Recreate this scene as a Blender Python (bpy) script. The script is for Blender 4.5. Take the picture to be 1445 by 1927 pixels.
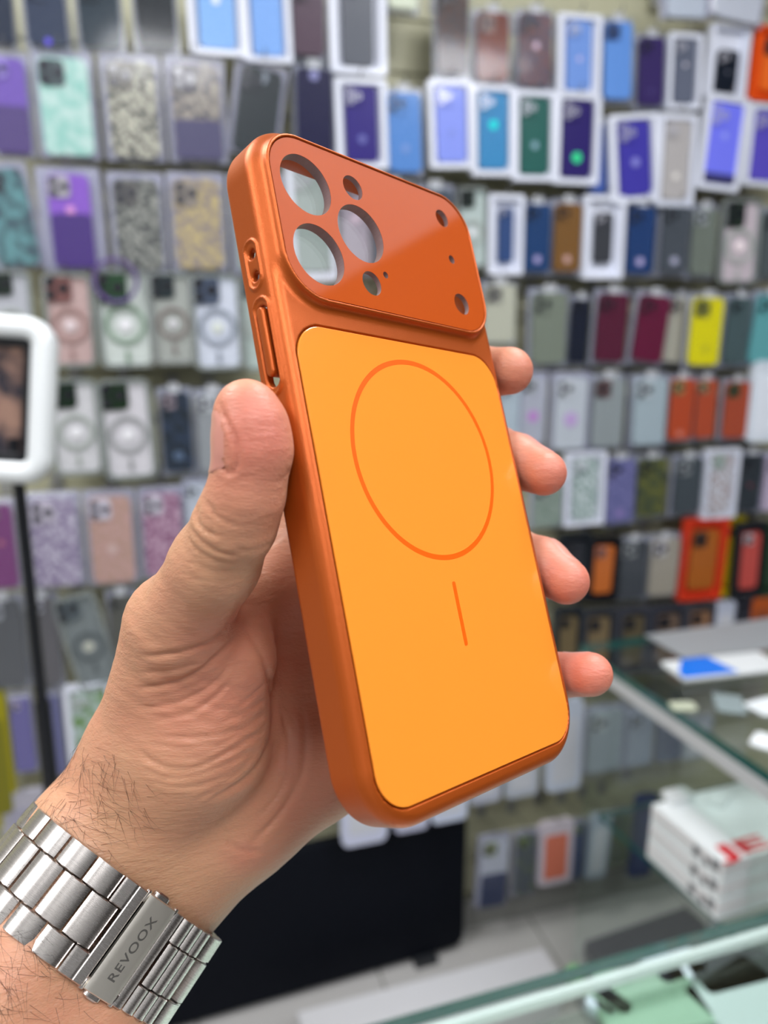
import bpy, bmesh, math, random
import numpy as np
from mathutils import Vector, Matrix, Quaternion
R = math.radians
random.seed(7)
scene = bpy.context.scene
for o in list(bpy.data.objects): bpy.data.objects.remove(o)
COL = scene.collection

# ---------------------------------------------------------------- camera
FPX = 1480.0; IW, IH = 1445, 1927; CXP, CYP = IW/2, IH/2
PITCH = R(13.0); CAM = Vector((0, 0, 1.58))
MCAM = Matrix(((1, 0, 0), (0, math.sin(PITCH), -math.cos(PITCH)), (0, math.cos(PITCH), math.sin(PITCH))))
cd = bpy.data.cameras.new('camera'); cam = bpy.data.objects.new('camera', cd); COL.objects.link(cam)
cam.matrix_world = Matrix.Translation(CAM) @ MCAM.to_4x4()
cd.sensor_fit = 'VERTICAL'; cd.sensor_height = 36.0; cd.lens = FPX/IH*36.0
cd.clip_start = 0.02; cd.clip_end = 50
cd.dof.use_dof = True; cd.dof.focus_distance = 0.192; cd.dof.aperture_fstop = cd.lens/3.0
scene.camera = cam

# ---------------------------------------------------------------- exposure, world, lamps of the room
vs = scene.view_settings
scene.display_settings.display_device = 'sRGB'
vs.view_transform = 'Standard'; vs.look = 'None'; vs.gamma = 1.0; vs.exposure = 0.0; vs.use_curve_mapping = False
scene.cycles.use_denoising = True
scene.cycles.max_bounces = 7; scene.cycles.transparent_max_bounces = 20; scene.cycles.use_adaptive_sampling = True; scene.cycles.adaptive_threshold = 0.07
scene.cycles.sample_clamp_indirect = 6.0
scene.cycles.caustics_reflective = False; scene.cycles.caustics_refractive = False
w = bpy.data.worlds.new('world'); scene.world = w; w.use_nodes = True
w.node_tree.nodes['Background'].inputs[0].default_value = (0.9, 0.95, 1.0, 1)
w.node_tree.nodes['Background'].inputs[1].default_value = 0.3
CEIL = 2.8
def area(name, loc, sx, sy, power, col=(0.98, 0.985, 1.0), rot=(0, 0, 0)):
    l = bpy.data.lights.new(name, 'AREA'); l.shape = 'RECTANGLE'; l.size = sx; l.size_y = sy
    l.energy = power; l.color = col
    o = bpy.data.objects.new(name, l); COL.objects.link(o); o.location = loc; o.rotation_euler = rot
    return o
LAMPS = [(-1.0, -0.55), (0.35, -0.75), (-0.9, 0.7), (0.55, 0.75), (1.5, -0.2)]
LPOW = 17.0
for (x, y) in LAMPS:
    area('ceiling_lamp_light', (x, y, CEIL-0.045), 0.58, 0.58, LPOW)

# ---------------------------------------------------------------- helpers
def cam2w(v):            # camera space, millimetres (x right, y up, z towards the camera) -> world
    return CAM + MCAM @ (Vector(v)/1000.0)
def ray(px, py):
    return (MCAM @ Vector(((px-CXP)/FPX, -(py-CYP)/FPX, -1.0)))
def P(px, py, d):        # pixel + depth in metres -> world
    return CAM + ray(px, py)*d
def on_z(px, py, z):     # pixel -> horizontal plane
    r = ray(px, py); return CAM + r*((z-CAM.z)/r.z)
def X(px, py, d):        # pixel + depth in mm -> camera space mm
    return np.array([(px-CXP)/FPX*d, -(py-CYP)/FPX*d, -d])

def lin(c):
    return tuple((x/12.92 if x <= 0.04045 else ((x+0.055)/1.055)**2.4) for x in [v/255.0 for v in c])
_mats = {}
def mat(name, rgb=(200, 200, 200), rough=0.5, metal=0.0, spec=0.5, coat=0.0, coat_rough=0.05, bump=0.0, bscale=300.0, rgb2=None, nscale=40.0, sss=0.0, contrast=(0.4, 0.6)):
    if name in _mats: return _mats[name]
    m = bpy.data.materials.new(name); m.use_nodes = True; nt = m.node_tree; b = nt.nodes['Principled BSDF']
    b.inputs['Base Color'].default_value = (*lin(rgb), 1)
    b.inputs['Roughness'].default_value = rough; b.inputs['Metallic'].default_value = metal
    b.inputs['Specular IOR Level'].default_value = spec
    b.inputs['Coat Weight'].default_value = coat; b.inputs['Coat Roughness'].default_value = coat_rough
    tc = nt.nodes.new('ShaderNodeTexCoord')
    if rgb2 is not None:
        n = nt.nodes.new('ShaderNodeTexNoise'); n.inputs['Scale'].default_value = nscale; n.inputs['Detail'].default_value = 3
        nt.links.new(tc.outputs['Object'], n.inputs['Vector'])
        cr = nt.nodes.new('ShaderNodeValToRGB'); cr.color_ramp.elements[0].position = contrast[0]; cr.color_ramp.elements[1].position = contrast[1]
        cr.color_ramp.elements[0].color = (*lin(rgb), 1); cr.color_ramp.elements[1].color = (*lin(rgb2), 1)
        nt.links.new(n.outputs['Fac'], cr.inputs['Fac']); nt.links.new(cr.outputs['Color'], b.inputs['Base Color'])
    if bump > 0:
        n = nt.nodes.new('ShaderNodeTexNoise'); n.inputs['Scale'].default_value = bscale; n.inputs['Detail'].default_value = 2
        nt.links.new(tc.outputs['Object'], n.inputs['Vector'])
        bp = nt.nodes.new('ShaderNodeBump'); bp.inputs['Strength'].default_value = bump; bp.inputs['Distance'].default_value = 0.0002
        nt.links.new(n.outputs['Fac'], bp.inputs['Height']); nt.links.new(bp.outputs['Normal'], b.inputs['Normal'])
    _mats[name] = m
    return m
def clear_mat(name, rgb=(255, 255, 255), haze=0.2, gloss=0.12, rough=0.08, hazecol=(225, 228, 240)):
    """see-through plastic or glass: tinted pass-through + milky part + a glossy surface"""
    if name in _mats: return _mats[name]
    m = bpy.data.materials.new(name); m.use_nodes = True; nt = m.node_tree; nt.nodes.remove(nt.nodes['Principled BSDF'])
    out = nt.nodes['Material Output']
    t = nt.nodes.new('ShaderNodeBsdfTransparent'); t.inputs[0].default_value = (*lin(rgb), 1)
    d = nt.nodes.new('ShaderNodeBsdfDiffuse'); d.inputs[0].default_value = (*lin(hazecol), 1)
    g = nt.nodes.new('ShaderNodeBsdfGlossy'); g.inputs['Roughness'].default_value = rough
    m1 = nt.nodes.new('ShaderNodeMixShader'); m1.inputs[0].default_value = haze
    nt.links.new(t.outputs[0], m1.inputs[1]); nt.links.new(d.outputs[0], m1.inputs[2])
    lw = nt.nodes.new('ShaderNodeLayerWeight'); lw.inputs[0].default_value = 0.5
    pw = nt.nodes.new('ShaderNodeMath'); pw.operation = 'POWER'; pw.inputs[1].default_value = 4.0; nt.links.new(lw.outputs['Facing'], pw.inputs[0])
    mul = nt.nodes.new('ShaderNodeMath'); mul.operation = 'MULTIPLY_ADD'; mul.use_clamp = True; mul.inputs[1].default_value = 0.55; mul.inputs[2].default_value = gloss
    nt.links.new(pw.outputs[0], mul.inputs[0])
    m2 = nt.nodes.new('ShaderNodeMixShader'); nt.links.new(mul.outputs[0], m2.inputs[0])
    nt.links.new(m1.outputs[0], m2.inputs[1]); nt.links.new(g.outputs[0], m2.inputs[2])
    nt.links.new(m2.outputs[0], out.inputs[0])
    _mats[name] = m
    return m
def emit_mat(name, rgb, s):
    m = bpy.data.materials.new(name); m.use_nodes = True; b = m.node_tree.nodes['Principled BSDF']
    b.inputs['Base Color'].default_value = (*lin(rgb), 1)
    b.inputs['Emission Color'].default_value = (*lin(rgb), 1); b.inputs['Emission Strength'].default_value = s
    return m

def tag(o, label=None, cat=None, group=None, kind=None):
    if label: o['label'] = label
    if cat: o['category'] = cat
    if group: o['group'] = group
    if kind: o['kind'] = kind
    return o
def empty(name, mw=None, loc=None):
    o = bpy.data.objects.new(name, None); o.empty_display_size = 0.01; COL.objects.link(o)
    if mw is not None: o.matrix_world = mw
    if loc is not None: o.location = loc
    return o
def newobj(name, me, m=None, parent=None):
    o = bpy.data.objects.new(name, me); COL.objects.link(o)
    if m is not None:
        if len(me.materials) == 0: me.materials.append(m)
        else:
            o.material_slots[0].link = 'OBJECT'; o.material_slots[0].material = m
    if parent is not None: o.parent = parent
    return o
def bm_obj(name, bm, m=None, parent=None, smooth=False, mw=None):
    me = bpy.data.meshes.new(name); bmesh.ops.recalc_face_normals(bm, faces=bm.faces[:]); bm.to_mesh(me); bm.free()
    if smooth:
        me.shade_smooth()
    o = newobj(name, me, m, parent)
    if mw is not None: o.matrix_world = mw
    return o
def add_box(bm, lo, hi, M=None, bevel=0.0):
    r = bmesh.ops.create_cube(bm, size=1.0)
    vs_ = r['verts']
    for v in vs_:
        v.co = Vector(((lo[i]+hi[i])/2 + v.co[i]*(hi[i]-lo[i]) for i in range(3)))
    if bevel > 0:
        es = list({e for v in vs_ for e in v.link_edges})
        rr = bmesh.ops.bevel(bm, geom=es, offset=bevel, segments=2, profile=0.5, affect='EDGES')
        vs_ = list({v for f in rr['faces'] for v in f.verts} | {v for v in vs_ if v.is_valid})
    if M is not None:
        for v in vs_: v.co = M @ v.co
    return vs_
def add_tube(bm, pts, r, seg=8, cap=True):
    rings = []
    pts = [Vector(p) for p in pts]
    for i, p in enumerate(pts):
        t = (pts[min(i+1, len(pts)-1)] - pts[max(i-1, 0)]).normalized()
        a = t.orthogonal().normalized(); 
        if rings:
            a = (pa - t*pa.dot(t)).normalized()
        pa = a; b = t.cross(a)
        rr = r[i] if isinstance(r, (list, tuple)) else r
        rings.append([bm.verts.new(p + (a*math.cos(2*math.pi*k/seg) + b*math.sin(2*math.pi*k/seg))*rr) for k in range(seg)])
    for i in range(len(rings)-1):
        for k in range(seg):
            bm.faces.new((rings[i][k], rings[i][(k+1) % seg], rings[i+1][(k+1) % seg], rings[i+1][k]))
    if cap:
        bm.faces.new(rings[0][::-1]); bm.faces.new(rings[-1])
def rr_pts(x0, x1, y0, y1, r, seg=6):
    """rounded rectangle outline, counter-clockwise"""
    r = min(r, (x1-x0)/2-1e-6, (y1-y0)/2-1e-6); out = []
    for (cx, cy, a0) in ((x1-r, y1-r, 0), (x0+r, y1-r, 90), (x0+r, y0+r, 180), (x1-r, y0+r, 270)):
        for k in range(seg+1):
            a = R(a0+90*k/seg); out.append((cx+r*math.cos(a), cy+r*math.sin(a)))
    return out
def loft(bm, loops, cap0=True, cap1=True):
    vv = [[bm.verts.new(p) for p in L] for L in loops]
    n = len(vv[0])
    for i in range(len(vv)-1):
        for k in range(n):
            bm.faces.new((vv[i][k], vv[i][(k+1) % n], vv[i+1][(k+1) % n], vv[i+1][k]))
    if cap0: bm.faces.new(vv[0][::-1])
    if cap1: bm.faces.new(vv[-1])
    return vv
def rslab(bm, x0, x1, y0, y1, z0, z1, r, bev=0.0, seg=6):
    """rounded slab with softened front and back edges"""
    def L(o, z): return [(x, y, z) for x, y in rr_pts(x0+o, x1-o, y0+o, y1-o, max(r-o, 1e-5), seg)]
    if bev > 0: loft(bm, [L(bev, z0), L(0, z0+bev), L(0, z1-bev), L(bev*0.3, z1-bev*0.3), L(bev, z1)])
    else: loft(bm, [L(0, z0), L(0, z1)])
def rring(bm, x0, x1, y0, y1, wd, z0, z1, r, bev=0.0, seg=6):
    """rounded rectangular frame, wd wide"""
    def L(o, z): return [(x, y, z) for x, y in rr_pts(x0+o, x1-o, y0+o, y1-o, max(r-o, wd*0.2), seg)]
    b = bev
    loops = [L(wd-b, z0), L(b, z0), L(0, z0+b), L(0, z1-b), L(b, z1), L(wd-b, z1), L(wd, z1-b), L(wd, z0+b)]
    vv = [[bm.verts.new(p) for p in Lp] for Lp in loops]; n = len(vv[0])
    for i in range(len(vv)):
        j = (i+1) % len(vv)
        for k in range(n):
            bm.faces.new((vv[i][k], vv[i][(k+1) % n], vv[j][(k+1) % n], vv[j][k]))
def cyl(bm, c, r, z0, z1, seg=20):
    loft(bm, [[(c[0]+r*math.cos(2*math.pi*k/seg), c[1]+r*math.sin(2*math.pi*k/seg), z) for k in range(seg)] for z in (z0, z1)])
def annulus(bm, c, r0, r1, z0, z1, seg=32):
    def L(r, z): return [(c[0]+r*math.cos(2*math.pi*k/seg), c[1]+r*math.sin(2*math.pi*k/seg), z) for k in range(seg)]
    vv = [[bm.verts.new(p) for p in Lp] for Lp in (L(r0, z0), L(r1, z0), L(r1, z1), L(r0, z1))]
    for i in range(4):
        j = (i+1) % 4
        for k in range(seg): bm.faces.new((vv[i][k], vv[i][(k+1) % seg], vv[j][(k+1) % seg], vv[j][k]))

def surface_nets(F, org, h):
    """iso-surface of a sampled distance field (numpy), returns verts, quads"""
    S = F < 0
    nx, ny, nz = F.shape
    c = np.zeros((nx-1, ny-1, nz-1), np.int8)
    for i in (0, 1):
        for j in (0, 1):
            for k in (0, 1):
                c += S[i:nx-1+i, j:ny-1+j, k:nz-1+k]
    act = (c > 0) & (c < 8); idx = np.argwhere(act)
    num = np.full(act.shape, -1, np.int64); num[act] = np.arange(len(idx))
    acc = np.zeros((len(idx), 3)); cnt = np.zeros(len(idx))
    a, b, e = idx.T
    for ax in range(3):
        o1, o2 = [q for q in range(3) if q != ax]
        for u in (0, 1):
            for v in (0, 1):
                off = [0, 0, 0]; off[o1] = u; off[o2] = v
                off2 = list(off); off2[ax] = 1
                f0 = F[a+off[0], b+off[1], e+off[2]]; f1 = F[a+off2[0], b+off2[1], e+off2[2]]
                m = (f0 < 0) != (f1 < 0)
                t = np.where(m, f0/np.where(m, f0-f1, 1), 0)
                pt = np.array(off, float)[None, :].repeat(len(idx), 0); pt[:, ax] = t
                acc[m] += pt[m]; cnt[m] += 1
    V = org + (idx + acc/cnt[:, None])*h
    quads = []
    for ax in range(3):
        o1, o2 = (ax+1) % 3, (ax+2) % 3
        sl0 = [slice(1, -1)]*3; sl1 = [slice(1, -1)]*3
        sl0[ax] = slice(0, -1); sl1[ax] = slice(1, None)
        A = S[tuple(sl0)]; B = S[tuple(sl1)]
        E = np.argwhere(A != B); flip = A[tuple(E.T)]
        G = E.copy(); G[:, o1] += 1; G[:, o2] += 1
        def cell(d1, d2):
            q = G.copy(); q[:, o1] -= d1; q[:, o2] -= d2
            return num[q[:, 0], q[:, 1], q[:, 2]]
        q = np.stack([cell(1, 1), cell(0, 1), cell(0, 0), cell(1, 0)], 1)
        q[~flip] = q[~flip][:, ::-1]
        quads.append(q)
    return V, np.concatenate(quads)
def np_mesh(name, V, Q):
    me = bpy.data.meshes.new(name)
    me.vertices.add(len(V)); me.vertices.foreach_set('co', np.ascontiguousarray(V, np.float32).ravel())
    n = Q.shape[1]
    me.loops.add(len(Q)*n); me.loops.foreach_set('vertex_index', np.ascontiguousarray(Q, np.int32).ravel())
    me.polygons.add(len(Q)); me.polygons.foreach_set('loop_start', np.arange(0, len(Q)*n, n, dtype=np.int32))
    me.polygons.foreach_set('loop_total', np.full(len(Q), n, np.int32))
    me.update(calc_edges=True); me.validate(); me.shade_smooth()
    return me

# case pose: case millimetres (x across, y up along the case, z out of its back) -> camera millimetres
def _rod(r):
    t = np.linalg.norm(r); k = r/t; K = np.array([[0, -k[2], k[1]], [k[2], 0, -k[0]], [-k[1], k[0], 0]])
    return np.eye(3)+np.sin(t)*K+(1-np.cos(t))*K@K
CR = _rod(np.array([-0.2172, 0.7914, 0.1213])); CT = np.array([10.9243, 13.4291, -196.4227])
def case2cam(p): return CR @ np.array(p, float) + CT
CASE_MW = Matrix.Translation(CAM) @ MCAM.to_4x4() @ Matrix(((*CR[0], CT[0]/1000), (*CR[1], CT[1]/1000), (*CR[2], CT[2]/1000), (0, 0, 0, 1)))
CAM_MW = Matrix.Translation(CAM) @ MCAM.to_4x4()
# ---------------------------------------------------------------- the shop: slatted back wall, floor, ceiling, side walls
YAW = R(16.0)
U = Vector((math.cos(YAW), math.sin(YAW), 0)); NW = Vector((math.sin(YAW), -math.cos(YAW), 0)); ZA = Vector((0, 0, 1))
W0 = Vector((-0.56, 1.5, 0))                      # the plane where the hanging packs show their faces
WALLGAP = 0.11
def wall_pt(px, py, out=0.0):                     # pixel -> point on the pack plane (out = metres towards the viewer)
    r = ray(px, py); q = W0+NW*out
    return CAM + r*((q-CAM).dot(NW)/r.dot(NW))
def struct(name, bm, m):
    o = bm_obj(name, bm, m); o['kind'] = 'structure'; return o
M_WALL = mat('slatwall_cream', (190, 188, 158), rough=0.5, rgb2=(180, 178, 150), nscale=3)
M_GROOVE = mat('slatwall_groove', (120, 120, 100), rough=0.6)
bm = bmesh.new()
MW = Matrix((( U.x, NW.x, 0, W0.x), (U.y, NW.y, 0, W0.y), (0, 0, 1, 0), (0, 0, 0, 1)))
z = 0.0
while z < CEIL:
    add_box(bm, (-1.7, -WALLGAP-0.03, z), (3.2, -WALLGAP, min(z+0.094, CEIL)), MW); z += 0.10
add_box(bm, (-1.7, -WALLGAP-0.06, 0), (3.2, -WALLGAP-0.012, CEIL), MW)
struct('wall_back', bm, M_WALL)
def tile_mat(name, rgb, grout, sz, rough):
    m = bpy.data.materials.new(name); m.use_nodes = True; nt = m.node_tree; b = nt.nodes['Principled BSDF']; L = nt.links.new
    tc = nt.nodes.new('ShaderNodeTexCoord'); mp = nt.nodes.new('ShaderNodeMapping'); mp.inputs['Rotation'].default_value = (0, 0, -YAW); L(tc.outputs['Object'], mp.inputs['Vector'])
    br = nt.nodes.new('ShaderNodeTexBrick'); br.offset = 0; br.inputs['Scale'].default_value = 1.0; br.inputs['Brick Width'].default_value = sz; br.inputs['Row Height'].default_value = sz
    br.inputs['Mortar Size'].default_value = 0.003; br.inputs['Color1'].default_value = (*lin(rgb), 1); br.inputs['Color2'].default_value = (*lin(rgb), 1); br.inputs['Mortar'].default_value = (*lin(grout), 1)
    L(mp.outputs[0], br.inputs['Vector']); L(br.outputs['Color'], b.inputs['Base Color']); b.inputs['Roughness'].default_value = rough
    return m
bm = bmesh.new(); add_box(bm, (-2.3, -1.6, -0.05), (3.0, 2.8, 0.0)); struct('floor', bm, tile_mat('floor_tile', (196, 194, 192), (130, 128, 124), 0.45, 0.25))
bm = bmesh.new(); add_box(bm, (-2.3, -1.6, CEIL), (3.0, 2.8, CEIL+0.05)); struct('ceiling', bm, mat('ceiling_white', (246, 246, 246), rough=0.8))
bm = bmesh.new(); add_box(bm, (-2.35, -1.6, 0), (-2.3, 2.8, CEIL)); struct('wall_left', bm, mat('side_wall', (190, 190, 188), rough=0.7))
bm = bmesh.new(); add_box(bm, (1.82, -1.6, 0), (1.87, 2.8, CEIL)); struct('wall_right', bm, mat('side_wall_right', (44, 40, 38), rough=0.7))
bm = bmesh.new(); add_box(bm, (-2.3, -1.65, 0), (3.0, -1.6, CEIL)); struct('wall_front', bm, mat('front_wall', (150, 150, 150), rough=0.7))
bm = bmesh.new(); add_box(bm, (-1.7, -WALLGAP, 0.0), (3.2, -WALLGAP+0.015, 0.085), MW, 0.002); struct('baseboard_back', bm, mat('baseboard_grey', (150, 150, 146), rough=0.4))
# ceiling lamps: square LED panels
M_LED = emit_mat('led_diffuser', (250, 250, 255), 2.0); M_ALU = mat('aluminium', (205, 206, 208), rough=0.3, metal=0.8)
for i, (x, y) in enumerate(LAMPS):
    e = empty('ceiling_light', loc=(x, y, CEIL)); tag(e, ['square LED ceiling panel behind the camera at the left', 'square LED ceiling panel right behind the camera', 'square LED ceiling panel near the back wall at the left', 'square LED ceiling panel near the back wall at the right', 'square LED ceiling panel above the right wall side'][i], 'ceiling light', 'ceiling lights')
    bm = bmesh.new(); rring(bm, -0.31, 0.31, -0.31, 0.31, 0.015, -0.03, 0, 0.004, 0.001); bm_obj('frame', bm, M_ALU, e)
    bm = bmesh.new(); add_box(bm, (-0.295, -0.295, -0.022), (0.295, 0.295, -0.004)); bm_obj('diffuser', bm, M_LED, e)

e = empty('ceiling_light', loc=(1.36, 0.55, CEIL)); tag(e, 'large glowing panel added on the ceiling for the camera plate reflection', 'ceiling light', 'ceiling lights')  # unseen glowing panel added to brighten the camera plate's reflection and fill from the right
bm = bmesh.new(); rring(bm, -0.42, 0.42, -0.95, 0.95, 0.02, -0.03, 0, 0.004, 0.001); bm_obj('frame', bm, M_ALU, e)
bm = bmesh.new(); add_box(bm, (-0.40, -0.93, -0.022), (0.40, 0.93, -0.004)); bm_obj('diffuser', bm, emit_mat('added_reflection_panel', (248, 250, 255), 0.62), e)
# ---------------------------------------------------------------- glass counters, boxes, stand, black panel
M_GLASS = clear_mat('counter_glass', (249, 253, 251), haze=0.0, gloss=0.05, rough=0.02, hazecol=(190, 205, 200))
M_GEDGE = mat('glass_edge_teal', (38, 92, 88), rough=0.15, coat=0.5)
M_WHITEP = mat('white_plastic', (232, 236, 238), rough=0.35)
M_GREYB = mat('grey_board', (158, 162, 166), rough=0.45)
def prism(bm, pts, z0, z1):
    loft(bm, [[(p.x, p.y, z0) for p in pts], [(p.x, p.y, z1) for p in pts]])
def glass_slab(name, pts, z0, z1, parent):
    bm = bmesh.new(); prism(bm, pts, z0, z1); o = bm_obj(name, bm, M_GLASS, parent); o.data.materials.append(M_GEDGE)
    for p in o.data.polygons:
        if abs(p.normal.z) < 0.5: p.material_index = 1
    return o
def strip(bm, a, b, wd, z0, z1, side):
    d = (b-a); d.z = 0; d.normalize(); n = Vector((-d.y, d.x, 0))*side
    prism(bm, [a, b, b+n*wd, a+n*wd], z0, z1)
# counter in the back right
ZA1 = 0.93
c0 = on_z(1092, 1214, ZA1); c1 = on_z(1560, 1531, ZA1); c2 = on_z(2300, 1480, ZA1); c3 = on_z(1640, 1140, ZA1)
ct = empty('display_counter', loc=(c0.x, c0.y, 0)); tag(ct, 'glass-topped display counter with green glass edge below the wall packs at the right', 'counter')
bpy.context.view_layer.update()
def keepw(o, p):
    o.parent = p; o.matrix_parent_inverse = p.matrix_world.inverted(); return o
k = glass_slab('glass_top', [c0, c1, c2, c3], ZA1-0.018, ZA1, None); keepw(k, ct)
bm = bmesh.new(); strip(bm, c0, c1, 0.022, ZA1-0.046, ZA1-0.0185, 1); keepw(bm_obj('top_trim', bm, mat('pale_trim', (206, 207, 210), rough=0.4)), ct)
d = (c1-c0).normalized(); nrm = Vector((-d.y, d.x, 0)); 
if nrm.dot(c3-c0) < 0: nrm = -nrm
bm = bmesh.new(); prism(bm, [c0+nrm*0.03, c1+nrm*0.03, c1+nrm*0.036, c0+nrm*0.036], 0.10, ZA1-0.047); keepw(bm_obj('side_pane', bm, clear_mat('pane_glass', (246, 250, 248), haze=0.02, gloss=0.02, rough=0.03, hazecol=(200, 206, 200))), ct)
f0 = c3+(c0-c3)*1.0; fd = (c3-c0).normalized()
bm = bmesh.new(); a_ = c0+nrm*0.10; g_ = Vector((-fd.y, fd.x, 0)); g_ = g_ if g_.dot(c1-c0) > 0 else -g_
prism(bm, [c0+fd*0.16, c3, c3+g_*0.17, c0+fd*0.16+g_*0.13], ZA1+0.0005, ZA1+0.004); keepw(bm_obj('grey_mat', bm, M_GREYB), ct)
ZA2 = 0.64
s0 = on_z(1216, 1612, ZA2); s1 = on_z(1352, 1733, ZA2); sd = (s1-s0).normalized()
s00 = s0-sd*0.14; s11 = s1+sd*0.12; sr = (on_z(1445, 1705, ZA2)-on_z(1352, 1733, ZA2)).normalized()
k = glass_slab('glass_shelf', [s00, s11, s11+sr*0.7, s00+sr*0.7], ZA2-0.008, ZA2, None); keepw(k, ct)
bm = bmesh.new(); bb = s00+sr*0.05
bm.free()
for q in (s00+sr*0.30+sd*0.02, s11+sr*0.40-sd*0.02):
    bm = bmesh.new(); add_box(bm, (q.x-0.008, q.y-0.008, 0.10), (q.x+0.008, q.y+0.008, ZA2-0.008)); keepw(bm_obj('shelf_post', bm, M_ALU), ct)
bm = bmesh.new(); prism(bm, [c0+nrm*0.05, c1+nrm*0.05, c2, c3-g_*0.0], 0.0, 0.10); keepw(bm_obj('plinth', bm, M_GREYB), ct)
# stack of white boxes on that shelf
def solve_h(p, px, py):
    best = None
    for i in range(400):
        q = Vector((p.x, p.y, p.z+i*0.001)); v = MCAM.transposed() @ (q-CAM); y = CYP-FPX*v.y/-v.z
        if best is None or abs(y-py) < best[0]: best = (abs(y-py), i*0.001)
    return best[1]
hh = solve_h(s1, 1371, 1624); ln = (s1-s0).length
M_BOX = mat('white_carton', (236, 240, 242), rough=0.45); M_BOXP = mat('carton_print_grey', (104, 104, 110), rough=0.5); M_RED = mat('red_print', (214, 38, 48), rough=0.45)
nb = 3; bh = hh/nb
desc = ['white carton with dark printed marks, lowest of the stack on the glass shelf', 'white carton in the middle of the stack on the glass shelf', 'white carton with red letters on its lid, topmost of the stack on the glass shelf']
mwb = Matrix(((sr.x, sd.x, 0, s0.x), (sr.y, sd.y, 0, s0.y), (0, 0, 1, ZA2), (0, 0, 0, 1)))
for i in range(nb):
    e = empty('carton', mwb @ Matrix.Translation((0.001*((i*7) % 3), 0, bh*i))); tag(e, desc[i], 'box', 'white cartons on the glass shelf')
    bm = bmesh.new(); add_box(bm, (0, 0, 0.0005), (0.34, ln, bh-0.0005), None, 0.0015); bm_obj('box_body', bm, M_BOX, e)
    bm = bmesh.new(); add_box(bm, (-0.0004, 0, bh*0.62), (0.3404, ln+0.0004, bh*0.66)); bm_obj('lid_seam', bm, mat('pink_seam', (206, 168, 168), rough=0.5), e)
    bm = bmesh.new()
    for (y0, y1, z0, z1) in ((0.62, 0.70, 0.25, 0.75), (0.76, 0.82, 0.2, 0.6), (0.86, 0.95, 0.35, 0.85)):
        add_box(bm, (-0.0006, y0*ln, z0*bh), (0.0002, y1*ln, z1*bh))
    bm_obj('printed_mark', bm, M_BOXP, e)
    if i == nb-1:
        cu = bpy.data.curves.new('red_lettering', 'FONT'); cu.body = 'JE'; cu.size = 0.062; cu.extrude = 0.0003; cu.offset = 0.002
        tmp = bpy.data.objects.new('tmp', cu); COL.objects.link(tmp); bpy.context.view_layer.update()
        me = bpy.data.meshes.new_from_object(tmp.evaluated_get(bpy.context.evaluated_depsgraph_get())); bpy.data.objects.remove(tmp)
        me.materials.clear(); t = newobj('red_lettering', me, M_RED, e)
        t.matrix_local = Matrix.Translation((0.015, ln-0.008, bh+0.0002)) @ Matrix(((1, 0, 0, 0), (0, -1, 0, 0), (0, 0, 1, 0), (0, 0, 0, 1))) @ Matrix.Diagonal((1.35, -1, 1, 1)) @ Matrix.Diagonal((1, 1, 1, 1))
        t.matrix_local = Matrix.Translation((0.012, ln-0.008, bh+0.0002)) @ Matrix(((2.1, 0, 0, 0), (0, -0.7, 0, 0), (0, 0, -1, 0), (0, 0, 0, 1)))
# small white packets lying on top of the cartons
top = ZA2+hh
for i, (px_, py_, sz, ds) in enumerate([(1275, 1487, 0.05, 'small white packet lying on the far left corner of the carton stack'), (1352, 1492, 0.045, 'small white packet lying on the far side of the carton stack')]):
    q = on_z(px_, py_+14, top+0.003)
    bm = bmesh.new(); rslab(bm, -sz/2, sz/2, -sz*0.35, sz*0.35, 0, 0.012, 0.005, 0.002)
    o = bm_obj('packet', bm, M_WHITEP); o.matrix_world = Matrix.Translation((q.x, q.y, top+0.0008)) @ Matrix.Rotation(R(20+30*i), 4, 'Z'); tag(o, ds, 'packet')
# blue and white pack lying on the counter
p0 = on_z(1287, 1284, ZA1+0.006); p1 = on_z(1480, 1262, ZA1+0.006); q0 = on_z(1345, 1240, ZA1+0.006); 
ud = (p1-p0).normalized(); vd = Vector((-ud.y, ud.x, 0)); L1 = (p1-p0).length; L2 = (q0-p0).dot(vd)
e = empty('blister_card', Matrix(((ud.x, vd.x, 0, p0.x), (ud.y, vd.y, 0, p0.y), (0, 0, 1, ZA1+0.0045), (0, 0, 0, 1)))); tag(e, 'bright blue and white pack lying flat on the glass counter top', 'pack')
bm = bmesh.new(); rslab(bm, 0, L1, 0, L2, 0, 0.009, 0.006, 0.002); bm_obj('white_card', bm, M_WHITEP, e)
bm = bmesh.new(); loft(bm, [[(0.001, 0.002, z_), (L1*0.52, 0.002, z_), (L1*0.46, L2*0.96, z_), (L1*0.20, L2*0.96, z_), (0.004, L2*0.3, z_)] for z_ in (0.0092, 0.0105)]); bm_obj('blue_print', bm, mat('blue_print', (6, 120, 236), rough=0.3), e)
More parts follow.
